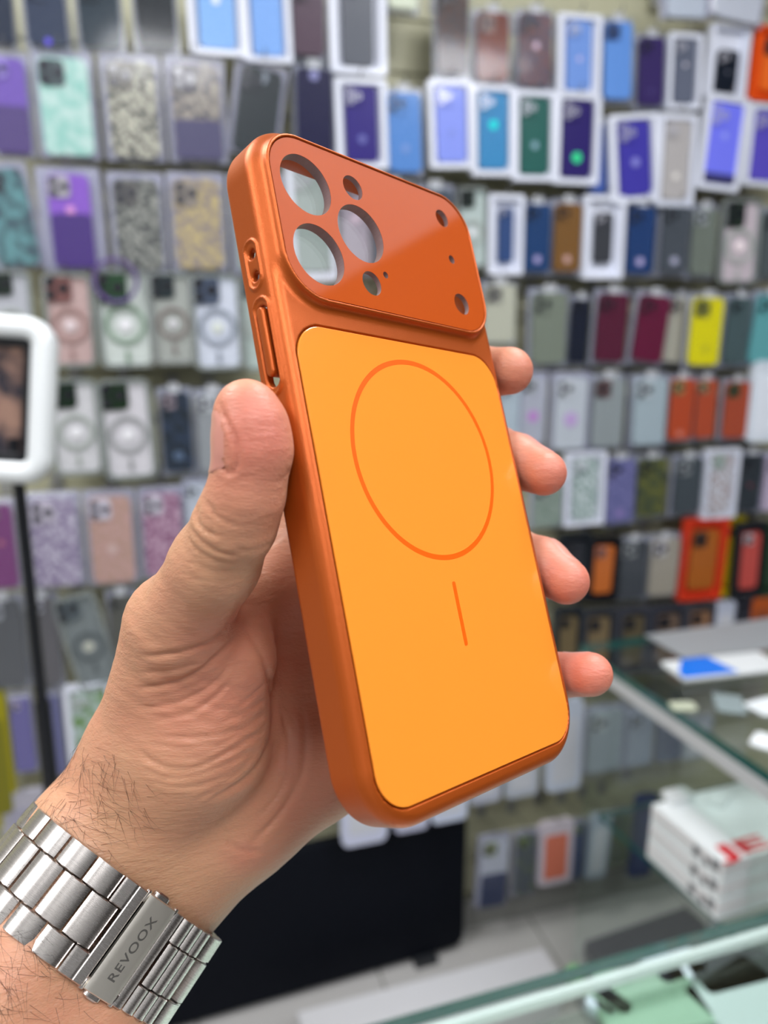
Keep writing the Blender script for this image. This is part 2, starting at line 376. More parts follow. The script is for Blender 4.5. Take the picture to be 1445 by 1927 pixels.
# clear sachets with a green tint on the counter
for i, (px_, py_, w_, h_, c_, ds) in enumerate([(1285, 1330, 0.045, 0.03, (196, 202, 178), 'pale yellow-green sachet lying on the glass counter, left of the blue pack'),
                                            (1445, 1330, 0.07, 0.05, (240, 246, 250), 'white glossy sachet lying on the counter near the right edge'),
                                            (1440, 1396, 0.05, 0.04, (244, 248, 252), 'small white glossy sachet, nearest on the glass counter top'),
                                            (1372, 1325, 0.07, 0.05, (146, 160, 162), 'grey-blue card lying on the glass counter in front of the blue pack')]):
    q = on_z(px_, py_, ZA1+0.003); bm = bmesh.new(); rslab(bm, -w_/2, w_/2, -h_/2, h_/2, 0, 0.006, 0.008, 0.002)
    o = bm_obj('sachet', bm, mat('sachet_%d' % i, c_, rough=0.2)); o.matrix_world = Matrix.Translation((q.x, q.y, ZA1+0.0006)) @ Matrix.Rotation(R(25*i), 4, 'Z'); tag(o, ds, 'sachet')
# nearer counter along the bottom right
ZB = 1.04
e0 = on_z(560, 1967, ZB); e1 = on_z(1445, 1716, ZB); ed = (e1-e0).normalized(); ne = Vector((ed.y, -ed.x, 0))
b0 = e0-ed*0.05; b1 = e1+ed*0.35
cb = empty('glass_counter', loc=(b0.x, b0.y, 0)); tag(cb, 'near glass display counter with a green edge and a white strip standing in for its highlight, bottom right', 'counter')
bpy.context.view_layer.update()
k = glass_slab('glass_top', [b0, b1, b1+ne*0.42, b0+ne*0.42], ZB-0.014, ZB, None); keepw(k, cb)
bm = bmesh.new(); strip(bm, b0+ne*0.002, b1+ne*0.002, 0.006, ZB-0.024, ZB-0.0145, -1); keepw(bm_obj('edge_highlight_strip', bm, M_WHITEP), cb)  # white strip stands in for the highlight along the glass edge
bm = bmesh.new(); prism(bm, [b0+ne*0.012, b1+ne*0.012, b1+ne*0.017, b0+ne*0.017], 0.20, ZB-0.035); keepw(bm_obj('back_pane', bm, _mats['pane_glass']), cb)
ZS = ZB-0.06
s_a = e0+ed*0.50
bm = bmesh.new(); prism(bm, [s_a+ne*0.02, b1+ne*0.02, b1+ne*0.42, s_a+ne*0.42], ZS-0.012, ZS); keepw(bm_obj('shelf_board', bm, mat('dark_shelf', (112, 118, 116), rough=0.4)), cb)
bm = bmesh.new(); prism(bm, [b0+ne*0.02, s_a+ne*0.019, s_a+ne*0.42, b0+ne*0.42], ZS-0.012, ZS); keepw(bm_obj('white_shelf_board', bm, mat('white_shelf', (190, 200, 192), rough=0.4)), cb)
bm = bmesh.new(); prism(bm, [b0+ne*0.022, b1+ne*0.022, b1+ne*0.42, b0+ne*0.42], 0.0, 0.20); keepw(bm_obj('plinth', bm, M_GREYB), cb)
for i, (px_, py_, w_, h_, rz, c_, cat_, ds) in enumerate([
    (1265, 1820, 0.055, 0.045, 20, (214, 226, 236), 'pack', 'pale blue-white rounded pack under the near counter glass'),
    (1125, 1872, 0.07, 0.02, -50, (96, 136, 92), 'pack', 'narrow leaf-green pack under the near counter glass'),
    (1215, 1888, 0.10, 0.07, 10, (150, 182, 160), 'pack', 'pale mint-green pack under the near counter glass'),
    (1385, 1838, 0.09, 0.04, 15, (70, 76, 80), 'pack', 'dark grey pack lying under the near counter glass by the right edge'),
    (1130, 1905, 0.03, 0.012, -40, (210, 222, 236), 'cable adapter', 'small silver metal piece under the near counter glass'),
    (1400, 1888, 0.09, 0.07, 30, (186, 200, 200), 'pack', 'light grey pack under the near counter glass, lower right corner')]):
    q = on_z(px_, py_, ZS+0.005); bm = bmesh.new(); rslab(bm, -w_/2, w_/2, -h_/2, h_/2, 0, 0.012, 0.008, 0.002)
    o = bm_obj('pack' if cat_ == 'pack' else 'adapter', bm, mat('under_%d' % i, c_, rough=0.3)); o.matrix_world = Matrix.Translation((q.x, q.y, ZS+0.0006)) @ Matrix.Rotation(R(rz), 4, 'Z'); tag(o, ds, cat_)
# big black panel with a rounded corner standing in front of the lower wall
def plane_pt(px, py, A, n):
    r = ray(px, py); return CAM + r*((A-CAM).dot(n)/r.dot(n))
A = on_z(872, 1776, 0.02); B_ = on_z(430, 1903, 0.02); bd = (A-B_).normalized(); bn = Vector((bd.y, -bd.x, 0))
L_ = (A-on_z(120, 1985, 0.02)).dot(bd); tp = plane_pt(888, 1528, A, bn); Hh = tp.z-0.02
mw = Matrix(((bd.x, bn.x, 0, A.x), (bd.y, bn.y, 0, A.y), (0, 0, 1, 0.02), (0, 0, 0, 1)))
e = empty('office_chair_back', mw); e.name = 'black_panel'; tag(e, 'large black board with rounded corners standing against the lower wall behind the wrist', 'board')
bm = bmesh.new()
pts = rr_pts(-L_, 0.0, 0.0, Hh, 0.03, 8)
loft(bm, [[(x, 0.0, z_) for x, z_ in pts], [(x, -0.03, z_) for x, z_ in pts]]); bm_obj('panel_board', bm, mat('black_board', (8, 12, 22), rough=0.7, spec=0.15), e)
for x_ in (-L_+0.05, -0.14):
    bm = bmesh.new(); add_box(bm, (x_, -0.06, -0.0195), (x_+0.06, 0.02, 0.0)); bm_obj('foot', bm, mat('dark_foot', (40, 42, 46)), e)
# white low carton and a dark tray on the floor behind the near counter
q = on_z(1020, 1784, 0.10); q2 = on_z(560, 1905, 0.10); dq = (q-q2).normalized(); nq = Vector((dq.y, -dq.x, 0))
bm = bmesh.new(); prism(bm, [q2, q, q+nq*0.10, q2+nq*0.25], 0.0005, 0.10); o = bm_obj('step_box', bm, mat('white_laminate', (220, 220, 224), rough=0.35)); tag(o, 'low white laminate step on the floor in front of the black board', 'step')
q = on_z(1100, 1772, 0.05); q2 = on_z(1290, 1706, 0.05); dq = (q2-q).normalized(); nq = Vector((dq.y, -dq.x, 0))
bm = bmesh.new(); prism(bm, [q, q2, q2+nq*0.12, q+nq*0.12], 0.0005, 0.05); o = bm_obj('tray', bm, mat('dark_tray', (44, 44, 54), rough=0.4)); tag(o, 'dark flat tray on the floor behind the near counter', 'tray')
# stand at the left with a white frame on a black pole
DS = 0.95
ctr = P(10, 752, DS); sp = DS/FPX; wo, ho = 176*sp, 312*sp
e = empty('tablet_stand', Matrix.Translation(ctr) @ Matrix.Rotation(R(2), 4, 'Z') @ Matrix.Rotation(R(90-9), 4, 'X') @ Matrix.Rotation(R(-4), 4, 'Z')); tag(e, 'white framed tablet holder on a slim black pole, cut by the left edge', 'tablet stand')
bm = bmesh.new(); rring(bm, -wo/2, wo/2, -ho/2, ho/2, 40*sp, -0.02, 0.012, 0.034, 0.006, 10); o = bm_obj('frame', bm, M_WHITEP, e, smooth=True)
bm = bmesh.new(); rring(bm, -wo/2+39*sp, wo/2-39*sp, -ho/2+39*sp, ho/2-39*sp, 17*sp, -0.012, 0.002, 0.014, 0.001, 8); bm_obj('bezel', bm, mat('black_bezel', (12, 14, 20), rough=0.3), e)
bm = bmesh.new(); rslab(bm, -wo/2+50*sp, wo/2-50*sp, -ho/2+50*sp, ho/2-50*sp, -0.012, -0.004, 0.01); bm_obj('screen', bm, mat('dim_screen', (52, 50, 58), rough=0.15, rgb2=(150, 118, 104), nscale=22), e)
bm = bmesh.new(); base = P(20, 905, DS); add_tube(bm, [base+Vector((0, 0.02, 0.05)), Vector((base.x, base.y+0.02, base.z-0.30))], 0.0075, 12); add_tube(bm, [Vector((base.x, base.y+0.02, base.z-0.30)), Vector((base.x, base.y+0.02, 0.03))], 0.0105, 12)
bpy.context.view_layer.update(); keepw(bm_obj('pole', bm, mat('black_pole', (14, 16, 24), rough=0.35)), e)
bm = bmesh.new(); loft(bm, [[(base.x+r_*math.cos(a_*math.pi/16), base.y+0.02+r_*math.sin(a_*math.pi/16), z_) for a_ in range(32)] for r_, z_ in ((0.14, 0.0005), (0.14, 0.015), (0.03, 0.03))]); keepw(bm_obj('base', bm, _mats['black_pole']), e)
# ---------------------------------------------------------------- the orange phone case (local metres, case axes)
M_FRAME = mat('case_frame_orange', (190, 88, 26), rough=0.36, metal=0.5, bump=0.25, bscale=5000, spec=0.5)
M_PANEL = mat('case_panel_light_orange', (252, 150, 48), rough=0.22, spec=0.5, coat=0.6, coat_rough=0.04)
M_PRINT = mat('case_print_deep_orange', (246, 98, 8), rough=0.3)
M_PLATE = mat('case_plate_glossy_orange', (190, 78, 3), rough=0.5, spec=0.1, coat=1.0, coat_rough=0.05)
M_PLATE.node_tree.nodes['Principled BSDF'].inputs['Coat IOR'].default_value = 1.65
M_HOLE = mat('case_hole_wall_mauve', (150, 122, 122), rough=0.35)
def sd_rr(x, y, cx, cy, hx, hy, r):
    qx = np.abs(x-cx)-(hx-r); qy = np.abs(y-cy)-(hy-r)
    return np.sqrt(np.maximum(qx, 0)**2+np.maximum(qy, 0)**2)+np.minimum(np.maximum(qx, qy), 0)-r
def smin(a, b, k):
    h = np.clip(0.5+0.5*(b-a)/k, 0, 1); return b*(1-h)+a*h-k*h*(1-h)
def smax(a, b, k): return -smin(-a, -b, k)
def build_case():
    root = empty('phone_case', CASE_MW)
    tag(root, 'orange phone case with a raised camera plate, held upright in the left hand', 'phone case')
    h = 0.36
    lo = np.array([-42.2, -83.6, -13.0]); hi = np.array([42.2, 84.0, 4.0])
    n = np.ceil((hi-lo)/h).astype(int)+1
    x = (lo[0]+np.arange(n[0])*h).astype(np.float32)[:, None, None]
    y = (lo[1]+np.arange(n[1])*h).astype(np.float32)[None, :, None]
    z = (lo[2]+np.arange(n[2])*h).astype(np.float32)[None, None, :]
    YC, HX, HY = 0.2, 40.0, 81.6
    # outer body: 2D outline swept with rounded back edge (r 3.4) and slightly rounded front edge
    d2 = sd_rr(x, y, 0, YC, HX, HY, 14.5)
    def slab(d2, z0, z1, rb, rf):
        # rounded extrusion: different radii at back (z1) and front (z0)
        zc = (z0+z1)/2; dz = np.abs(z-zc)-(z1-z0)/2
        r = np.where(z > zc, rb, rf)
        a = np.maximum(d2+r, 0); b = np.maximum(dz+r, 0)
        return np.minimum(np.maximum(d2+r, dz+r), 0)+np.sqrt(a*a+b*b)-r
    body = slab(d2, -11.0, 0.0, 3.2, 1.2)
    # camera plateau with a flared foot
    PY, PHY = 57.6, 21.4
    p2 = sd_rr(x, y, 0, PY, 37.3, PHY, 11.0)
    plat = slab(p2, -3.0, 2.35, 0.55, 0.5)
    body = smin(body, plat, 2.4)
    body = np.minimum(body, plat)
    # recess for the glass plate, and for the light panel
    g2 = sd_rr(x, y, 0, PY, 36.5, PHY-0.8, 10.3)
    body = np.maximum(body, -np.maximum(g2, 1.3-z))
    body = np.maximum(body, -np.maximum(sd_rr(x, y, 0, PY, 34.2, PHY-3, 8.5), -6-z))     # opening under the plate
    q2 = sd_rr(x, y, 0, -22.92, 37.0, 54.0, 8.8)
    body = np.maximum(body, -np.maximum(q2, -0.75-z))
    # hollow inside (open on the front)
    inn = np.maximum(sd_rr(x, y, 0, YC, HX-1.9, HY-1.9, 12.6), z+1.9)
    body = np.maximum(body, -inn)
    # ---- left side details
    sx = -HX
    zc = -5.7
    def pill(y0, y1, r, zz=zc):
        yy = np.clip(y, y0+r, y1-r); return np.sqrt((y-yy)**2+(z-zz)**2)-r
    def ridge(d, r=0.42): return np.sqrt(d*d+np.maximum(np.abs(x-sx)-0.0, 0)**2)-r
    body = smin(body, ridge(pill(40.6, 52.2, 2.3)), 0.35)
    body = np.maximum(body, -np.maximum(np.sqrt((y-49.1)**2+(z-zc)**2)-1.25, np.abs(x-sx)-4))
    body = np.maximum(body, -np.maximum(np.sqrt((y-43.7)**2+(z-zc)**2)-1.25, np.abs(x-sx)-4))
    body = smin(body, ridge(pill(15.5, 38.2, 2.75)), 0.35)
    slot = np.maximum(pill(17.2, 36.4, 1.95), np.abs(x-sx)-4)
    body = np.maximum(body, -slot)
    parting = np.sqrt(np.minimum((x-sx), 1)**2+(z+6.6)**2)-0.16
    V, Q = surface_nets(body.astype(np.float32), lo, h)
    me = np_mesh('frame', V/1000.0, Q)
    # smooth normals taken from the distance field
    g = body.astype(np.float32)
    fi = (V-lo)/h; i0 = np.clip(np.round(fi).astype(int), 1, np.array(g.shape)-2)
    fr = newobj('frame', me, M_FRAME, root)
    # volume button bar inside the slot, hung on its upper end
    bm = bmesh.new()
    def side(yv, xv, zv): return (xv/1000, yv/1000, zv/1000)
    def bar(y0, y1, hw, x0, x1, seg=8):
        loops = []
        def L(o, xx):
            pts = rr_pts(y0+o, y1-o, zc-hw+o, zc+hw-o, hw-o, seg); return [side(a, xx, b) for a, b in pts]
        loft(bm, [L(0, x0), L(0, x1+0.5), L(0.18, x1+0.12), L(0.5, x1)])
    bar(19.6, 36.0, 1.25, -38.2, -40.75)
    bm_obj('volume_button', bm, M_FRAME, root, smooth=False).data.shade_smooth()
    # tessellated flat plates with holes
    from mathutils.geometry import tessellate_polygon
    def plate(name, outer, holes, z0, z1, m, hole_m=None):
        bm = bmesh.new(); rings = [outer]+holes
        flat = [p for r_ in rings for p in r_]
        tris = tessellate_polygon([[Vector((a, b, 0)) for a, b in r_] for r_ in rings])
        top = [bm.verts.new((a/1000, b/1000, z1/1000)) for a, b in flat]
        bot = [bm.verts.new((a/1000, b/1000, z0/1000)) for a, b in flat]
        for t in tris:
            try: bm.faces.new([top[i] for i in t]); bm.faces.new([bot[i] for i in t[::-1]])
            except ValueError: pass
        s = 0
        for ri, r_ in enumerate(rings):
            k = len(r_)
            for i in range(k):
                f = bm.faces.new((top[s+i], top[s+(i+1) % k], bot[s+(i+1) % k], bot[s+i]))
                if ri > 0 and hole_m: f.material_index = 1
            s += k
        o = bm_obj(name, bm, m, root)
        if hole_m: o.data.materials.append(hole_m)
        return o
    def circ(cx, cy, r, n=72): return [(cx+r*math.cos(2*math.pi*i/n), cy+r*math.sin(2*math.pi*i/n)) for i in range(n)]
    H = [(-26.1, 66.2, 7.7), (-26.1, 48.3, 7.7), (-10.2, 57.5, 7.75), (-9.9, 70.2, 3.3), (-9.9, 44.2, 3.2), (-4.1, 47.6, 0.9),
         (25.2, 71.0, 2.6), (25.6, 58.4, 1.25), (25.7, 44.9, 3.1)]
    plate('camera_plate', rr_pts(-36.3, 36.3, PY-PHY+1.0, PY+PHY-1.0, 10.1, 18), [circ(*q) for q in H], 1.25, 2.0, M_PLATE)
    # clear lens sheet with a mauve wall behind every hole
    for q in H:
        bm = bmesh.new(); dd = 2.6 if q[2] > 5 else 1.4
        annulus(bm, (q[0]/1000, q[1]/1000), (q[2]-0.02)/1000, (q[2]+0.6)/1000, (1.95-dd)/1000, 1.9/1000, 64)
        bm_obj('lens_hole_wall', bm, M_HOLE, root)
    bm = bmesh.new()
    rslab(bm, -0.0335, 0.0335, 0.0385, 0.0765, -0.0015, -0.0009, 0.008)
    bm_obj('lens_sheet', bm, clear_mat('clear_lens_sheet', haze=0.035, gloss=0.05, hazecol=(215, 205, 205)), root)
    # light panel
    bm = bmesh.new(); rslab(bm, -0.03665, 0.03665, -0.07655, 0.03075, -0.0006, 0.0001, 0.0085, 0.0002, 18)
    bm_obj('back_panel', bm, M_PANEL, root).data.shade_flat()
    bm = bmesh.new(); annulus(bm, (0, 0), 0.02465, 0.02590, 0.00009, 0.00013, 160)
    bm_obj('magnet_ring_print', bm, M_PRINT, root)
    bm = bmesh.new(); rslab(bm, -0.00062, 0.00062, -0.0470, -0.0313, 0.00009, 0.00013, 0.0005)
    bm_obj('magnet_bar_print', bm, M_PRINT, root)
build_case()
# ---------------------------------------------------------------- the hand and forearm (one continuous skin, camera-axes millimetres)
from mathutils.bvhtree import BVHTree
def skin_material():
    m = bpy.data.materials.new('skin'); m.use_nodes = True; nt = m.node_tree; b = nt.nodes['Principled BSDF']; L = nt.links.new
    at = nt.nodes.new('ShaderNodeAttribute'); at.attribute_name = 'red'
    tc = nt.nodes.new('ShaderNodeTexCoord')
    n1 = nt.nodes.new('ShaderNodeTexNoise'); n1.inputs['Scale'].default_value = 55; n1.inputs['Detail'].default_value = 4
    L(tc.outputs['Object'], n1.inputs['Vector'])
    ad = nt.nodes.new('ShaderNodeMath'); ad.operation = 'MULTIPLY_ADD'; ad.inputs[1].default_value = 0.7; L(n1.outputs['Fac'], ad.inputs[0])
    sb = nt.nodes.new('ShaderNodeMath'); sb.operation = 'SUBTRACT'; sb.inputs[1].default_value = 0.35; L(at.outputs['Fac'], sb.inputs[0]); L(sb.outputs[0], ad.inputs[2])
    mx = nt.nodes.new('ShaderNodeMix'); mx.data_type = 'RGBA'; mx.clamp_factor = True
    mx.inputs['A'].default_value = (*lin((209, 159, 124)), 1); mx.inputs['B'].default_value = (*lin((212, 128, 108)), 1)
    L(ad.outputs[0], mx.inputs['Factor']); L(mx.outputs['Result'], b.inputs['Base Color'])
    b.inputs['Roughness'].default_value = 0.46; b.inputs['Specular IOR Level'].default_value = 0.45
    b.inputs['Subsurface Weight'].default_value = 0.3; b.inputs['Subsurface Radius'].default_value = (1.0, 0.35, 0.2); b.inputs['Subsurface Scale'].default_value = 0.004
    mp = nt.nodes.new('ShaderNodeMapping'); mp.inputs['Rotation'].default_value = (0, 0, R(-20)); mp.inputs['Scale'].default_value = (0.45, 1.6, 1.0)
    L(tc.outputs['Object'], mp.inputs['Vector'])
    v = nt.nodes.new('ShaderNodeTexVoronoi'); v.feature = 'DISTANCE_TO_EDGE'; v.inputs['Scale'].default_value = 900; L(mp.outputs[0], v.inputs['Vector'])
    n2 = nt.nodes.new('ShaderNodeTexNoise'); n2.inputs['Scale'].default_value = 420; n2.inputs['Detail'].default_value = 3; L(mp.outputs[0], n2.inputs['Vector'])
    mm = nt.nodes.new('ShaderNodeMath'); mm.operation = 'MULTIPLY_ADD'; mm.inputs[1].default_value = 0.35; L(v.outputs['Distance'], mm.inputs[0]); L(n2.outputs['Fac'], mm.inputs[2])
    bp = nt.nodes.new('ShaderNodeBump'); bp.inputs['Strength'].default_value = 0.55; bp.inputs['Distance'].default_value = 0.0005
    L(mm.outputs[0], bp.inputs['Height']); L(bp.outputs['Normal'], b.inputs['Normal'])
    return m
M_SKIN = skin_material()
M_NAIL = mat('nail', (214, 146, 130), rough=0.3, spec=0.5, coat=0.3, coat_rough=0.15)
M_HAIR = mat('body_hair', (48, 34, 28), rough=0.5)
# (start px, py, depth, radius) -> (end ...), blend
BONES = [
 # forearm and wrist: three strands side by side
 ((178, 1595, 214, 18.3), (235, 1528, 219, 17.3), 8), ((284, 1668, 222, 19.0), (333, 1588, 226, 18.7), 8),
 ((178, 1595, 214, 18.3), (-60, 1960, 186, 20.0), 8), ((284, 1668, 222, 19.0), (70, 2010, 194, 20.9), 8),
 ((231, 1632, 218, 19.5), (288, 1556, 222, 19.0), 8),
 # palm
 ((235, 1528, 222, 16.5), (262, 1420, 216, 13.5), 9), ((262, 1420, 216, 13.5), (330, 1180, 199, 12.2), 9),
 ((430, 1240, 206, 12.5), (372, 1400, 213, 18.0), 8), ((372, 1400, 213, 18.0), (310, 1500, 219, 18.0), 9),
 ((600, 965, 234, 12.0), (450, 1300, 230, 14.5), 9), ((450, 1300, 230, 14.5), (300, 1560, 225, 16), 9),
 ((690, 1090, 240, 12.0), (500, 1400, 233, 14), 9), ((500, 1400, 233, 14), (330, 1580, 226, 16), 9),
 ((740, 1240, 243, 12.0), (560, 1420, 235, 14), 9), ((560, 1420, 235, 14), (360, 1600, 226, 16), 9),
 ((750, 1345, 242, 12.0), (600, 1432, 233, 14.5), 9), ((600, 1432, 233, 14.5), (460, 1528, 227, 15.5), 9), ((460, 1528, 227, 15.5), (345, 1600, 224, 17), 9),
 ((600, 965, 234, 12.0), (690, 1090, 240, 12.0), 9), ((690, 1090, 240, 12), (740, 1240, 243, 12), 9), ((740, 1240, 243, 12), (750, 1345, 242, 12), 9),
 # web between thumb and index
 ((350, 1180, 203, 10), (560, 1060, 232, 9), 10),
 # thumb
 ((463, 770, 166, 6.2), (472, 800, 166, 7.0), 4), ((472, 800, 166, 7.0), (477, 850, 166.5, 7.45), 4), ((477, 850, 166.5, 7.45), (463, 930, 169, 7.9), 4),
 ((463, 930, 169, 7.9), (443, 985, 173, 8.4), 3), ((443, 985, 173, 8.4), (405, 1060, 181, 9.4), 4),
 ((405, 1060, 181, 9.4), (342, 1168, 196, 12.0), 5),
 # index, middle, ring, little
 ((958, 698, 235.5, 7.1), (905, 702, 244, 7.9), 2), ((905, 702, 244, 7.9), (800, 770, 258, 8.3), 2), ((800, 770, 258, 8.3), (600, 965, 236, 10.5), 4),
 ((1023, 890, 227.6, 6.6), (968, 868, 236, 8.2), 2), ((968, 868, 236, 8.2), (925, 850, 243, 8.4), 2), ((925, 850, 243, 8.4), (840, 890, 258, 8.8), 2), ((840, 890, 258, 8.8), (690, 1090, 242, 10.5), 4),
 ((1065, 1094, 223.5, 6.6), (1018, 1064, 231, 8.1), 2), ((1018, 1064, 231, 8.1), (965, 1045, 240, 8.4), 2), ((965, 1045, 240, 8.4), (880, 1080, 256, 8.6), 2), ((880, 1080, 256, 8.6), (740, 1240, 244, 10.5), 4),
 ((1111, 1269, 218.3, 6.1), (1050, 1271, 225.6, 6.2), 2), ((1050, 1271, 225.6, 6.2), (930, 1288, 246, 7.4), 2), ((930, 1288, 246, 7.4), (750, 1345, 243, 10), 4),
]
Z = lambda c, k: [(80+x/2.408, 1100+y/2.408) for x, y in c] if k == 4 else [(x/2.58, 900+y/2.58) for x, y in c]
CREASES = [  # polyline px, depth mm, half width mm
 (Z([(450,325),(560,320),(690,290),(790,250),(850,180),(905,90)],4), 0.75, 0.75),
 (Z([(430,470),(560,455),(680,415),(790,330),(870,240)],4), 0.7, 0.7),
 (Z([(440,400),(540,395),(640,380),(720,350)],4), 0.3, 0.5),
 (Z([(440,560),(560,550),(680,510),(790,440),(850,360)],4), 0.45, 0.6),
 (Z([(520,610),(600,602),(690,575),(770,520),(850,440)],4), 0.55, 0.6),
 (Z([(540,690),(700,694),(830,680),(940,635),(1010,580)],4), 0.5, 0.65),
 (Z([(480,720),(620,745),(760,730),(880,690),(990,620)],4), 0.35, 0.5),
 (Z([(430,750),(520,820),(640,852),(780,795),(900,725),(1010,650)],4), 0.6, 0.7),
 (Z([(460,840),(560,882),(680,872),(820,820),(950,755)],4), 0.45, 0.6),
 (Z([(500,890),(600,925),(740,905),(860,860)],4), 0.35, 0.6),
 (Z([(900,160),(1005,330),(1042,480),(1052,640),(1010,780),(940,870),(850,930),(760,975)],4), 0.8, 0.9),
 (Z([(1180,560),(1192,700),(1180,860),(1120,980),(1040,1085),(940,1180)],4), 0.55, 1.0),
 (Z([(1075,560),(1120,700),(1110,860),(1050,985),(960,1060)],4), 0.35, 0.6),
 (Z([(1130,800),(1150,900),(1090,1020),(1000,1120)],4), 0.3, 0.5),
 (Z([(830,1160),(900,1212),(990,1205)],4), 0.5, 0.9),
 (Z([(880,560),(960,500),(1010,440)],4), 0.3, 0.5), (Z([(820,620),(930,570),(1010,520)],4), 0.3, 0.5),
 (Z([(690,980),(800,920),(900,840),(980,740)],4), 0.3, 0.6), (Z([(640,800),(760,760),(860,700)],4), 0.3, 0.5),
 (Z([(960,140),(948,200),(985,250),(1055,278)],7), 0.55, 0.5),
 (Z([(930,250),(980,312),(1060,362),(1150,375)],7), 0.5, 0.5),
 (Z([(1000,110),(1030,170),(1095,212),(1150,225)],7), 0.4, 0.5),
 (Z([(915,290),(950,350),(1040,398),(1140,415)],7), 0.3, 0.45),
 (Z([(1010,250),(1040,290),(1085,270)],7), 0.35, 0.4),
 (Z([(1140,350),(1230,355),(1320,320),(1370,280)],7), 0.25, 0.5),
 (Z([(870,380),(950,430),(1050,450)],7), 0.18, 0.4), (Z([(830,430),(930,490),(1050,505)],7), 0.15, 0.4),
 ([(409, 752), (421, 784), (439, 815), (448, 847), (446, 876), (436, 893), (421, 886), (411, 863)], 0.7, 0.55),
 ([(512, 912), (535, 900), (550, 880)], 0.22, 0.4),
]
def build_hand():
    h = 0.72
    lo = np.array([-128.0, -178.0, -276.0]); hi = np.array([72.0, 56.0, -152.0])
    n = np.ceil((hi-lo)/h).astype(int)
    F = np.full(n, 30.0, np.float32)
    ax = [(lo[i]+np.arange(n[i])*h).astype(np.float32) for i in range(3)]
    for a, b, k in BONES:
        A = X(*a[:3]); B = X(*b[:3]); ra, rb = a[3], b[3]
        mn = np.minimum(A-ra, B-rb)-k-2; mx = np.maximum(A+ra, B+rb)+k+2
        i0 = np.clip(((mn-lo)/h).astype(int), 0, n); i1 = np.clip(((mx-lo)/h).astype(int)+2, 0, n)
        if (i1 <= i0).any(): continue
        x = ax[0][i0[0]:i1[0], None, None]-A[0]; y = ax[1][None, i0[1]:i1[1], None]-A[1]; z = ax[2][None, None, i0[2]:i1[2]]-A[2]
        D = B-A; t = np.clip((x*D[0]+y*D[1]+z*D[2])/(D@D), 0, 1)
        d = np.sqrt((x-t*D[0])**2+(y-t*D[1])**2+(z-t*D[2])**2)-(ra+(rb-ra)*t)
        s = (slice(i0[0], i1[0]), slice(i0[1], i1[1]), slice(i0[2], i1[2]))
        F[s] = smin(F[s], d.astype(np.float32), k)
    # the pads rest against the case: nothing of the hand passes into it
    gx = ax[0][:, None, None]; gy = ax[1][None, :, None]; gz = ax[2][None, None, :]
    q = [sum(CR[j, i]*(g-CT[j]) for j, g in enumerate((gx, gy, gz))) for i in range(3)]
    cd_ = np.maximum(sd_rr(q[0], q[1], 0, 0.2, 40.05, 81.65, 14.5), np.abs(q[2]+5.5)-5.8).astype(np.float32)
    F = smax(F, -cd_, 0.8)
    del cd_, q
    V, Q = surface_nets(F, lo, h)
    # keep the largest piece only is unnecessary: all strands overlap
    me = np_mesh('person', V, Q)
    N = np.empty(len(me.vertices)*3, np.float32); me.vertices.foreach_get('normal', N); N = N.reshape(-1, 3)
    V = np.empty(len(me.vertices)*3, np.float32); me.vertices.foreach_get('co', V); V = V.reshape(-1, 3).astype(float)
    px = np.stack([CXP+FPX*V[:, 0]/-V[:, 2], CYP-FPX*V[:, 1]/-V[:, 2]], 1)
    facing = np.einsum('ij,ij->i', N, -V/np.linalg.norm(V, axis=1)[:, None])
    left = px[:, 0] < 720
    disp = np.zeros(len(V))
    def poly_d(pl, sel):
        # distance to a smoothed polyline
        pl = np.array(pl, float)
        for _ in range(2):
            q_ = np.empty((len(pl)*2-2, 2)); q_[0::2] = pl[:-1]*0.75+pl[1:]*0.25; q_[1::2] = pl[:-1]*0.25+pl[1:]*0.75
            pl = np.vstack([pl[:1], q_, pl[-1:]])
        best = np.full(sel.sum(), 1e9); tt = np.zeros(sel.sum()); p = px[sel]
        for i in range(len(pl)-1):
            a, b = pl[i], pl[i+1]; d = b-a; t = np.clip(((p-a)@d)/(d@d+1e-9), 0, 1)
            q_ = np.linalg.norm(p-a-t[:, None]*d, axis=1); u = q_ < best; best[u] = q_[u]; tt[u] = (i+t[u])/(len(pl)-1)
        return best, tt
    for pl, dep, wd in CREASES:
        arr = np.array(pl); mn = arr.min(0)-40; mx = arr.max(0)+40
        sel = left & (facing > 0.05) & (px > mn).all(1) & (px < mx).all(1)
        if not sel.any(): continue
        d, t = poly_d(pl, sel)
        mm = d/(FPX/-V[sel, 2])
        fade = np.minimum(1, np.minimum(t, 1-t)*5+0.15)
        disp[sel] += fade*0.75*(-dep*np.exp(-(mm/(0.8*wd))**2)+dep*0.3*np.exp(-((mm-2.1*wd)/(1.3*wd))**2))
    # soft folds of the loose skin over the ball of the thumb, fanning out from the thumb web
    c = np.array([560.0, 880.0]); rr_ = np.hypot(px[:, 0]-c[0], (px[:, 1]-c[1])); an = np.arctan2(px[:, 1]-c[1], px[:, 0]-c[0])
    wv = np.sin(rr_/6.3+2.2*np.sin(an*3.1)+1.3*np.sin(rr_/41))*np.exp(-((rr_-450)/150)**2)*np.clip((facing-0.2)*2, 0, 1)*left*(px[:, 0] < 560)*(px[:, 1] < 1520)
    wv2 = np.sin(rr_/3.7+3.1*np.sin(an*4.3+1))*np.exp(-((rr_-380)/190)**2)*left*(px[:, 1] > 1000)*(px[:, 1] < 1540)*(px[:, 0] < 540)
    disp += 0.10*wv+0.035*wv2
    V += N*disp[:, None]
    # tendon and bone relief at the wrist
    W = X(300, 1600, 205)
    me.vertices.foreach_set('co', (V/1000).astype(np.float32).ravel()); me.update()
    red = np.full(len(V), 0.30)
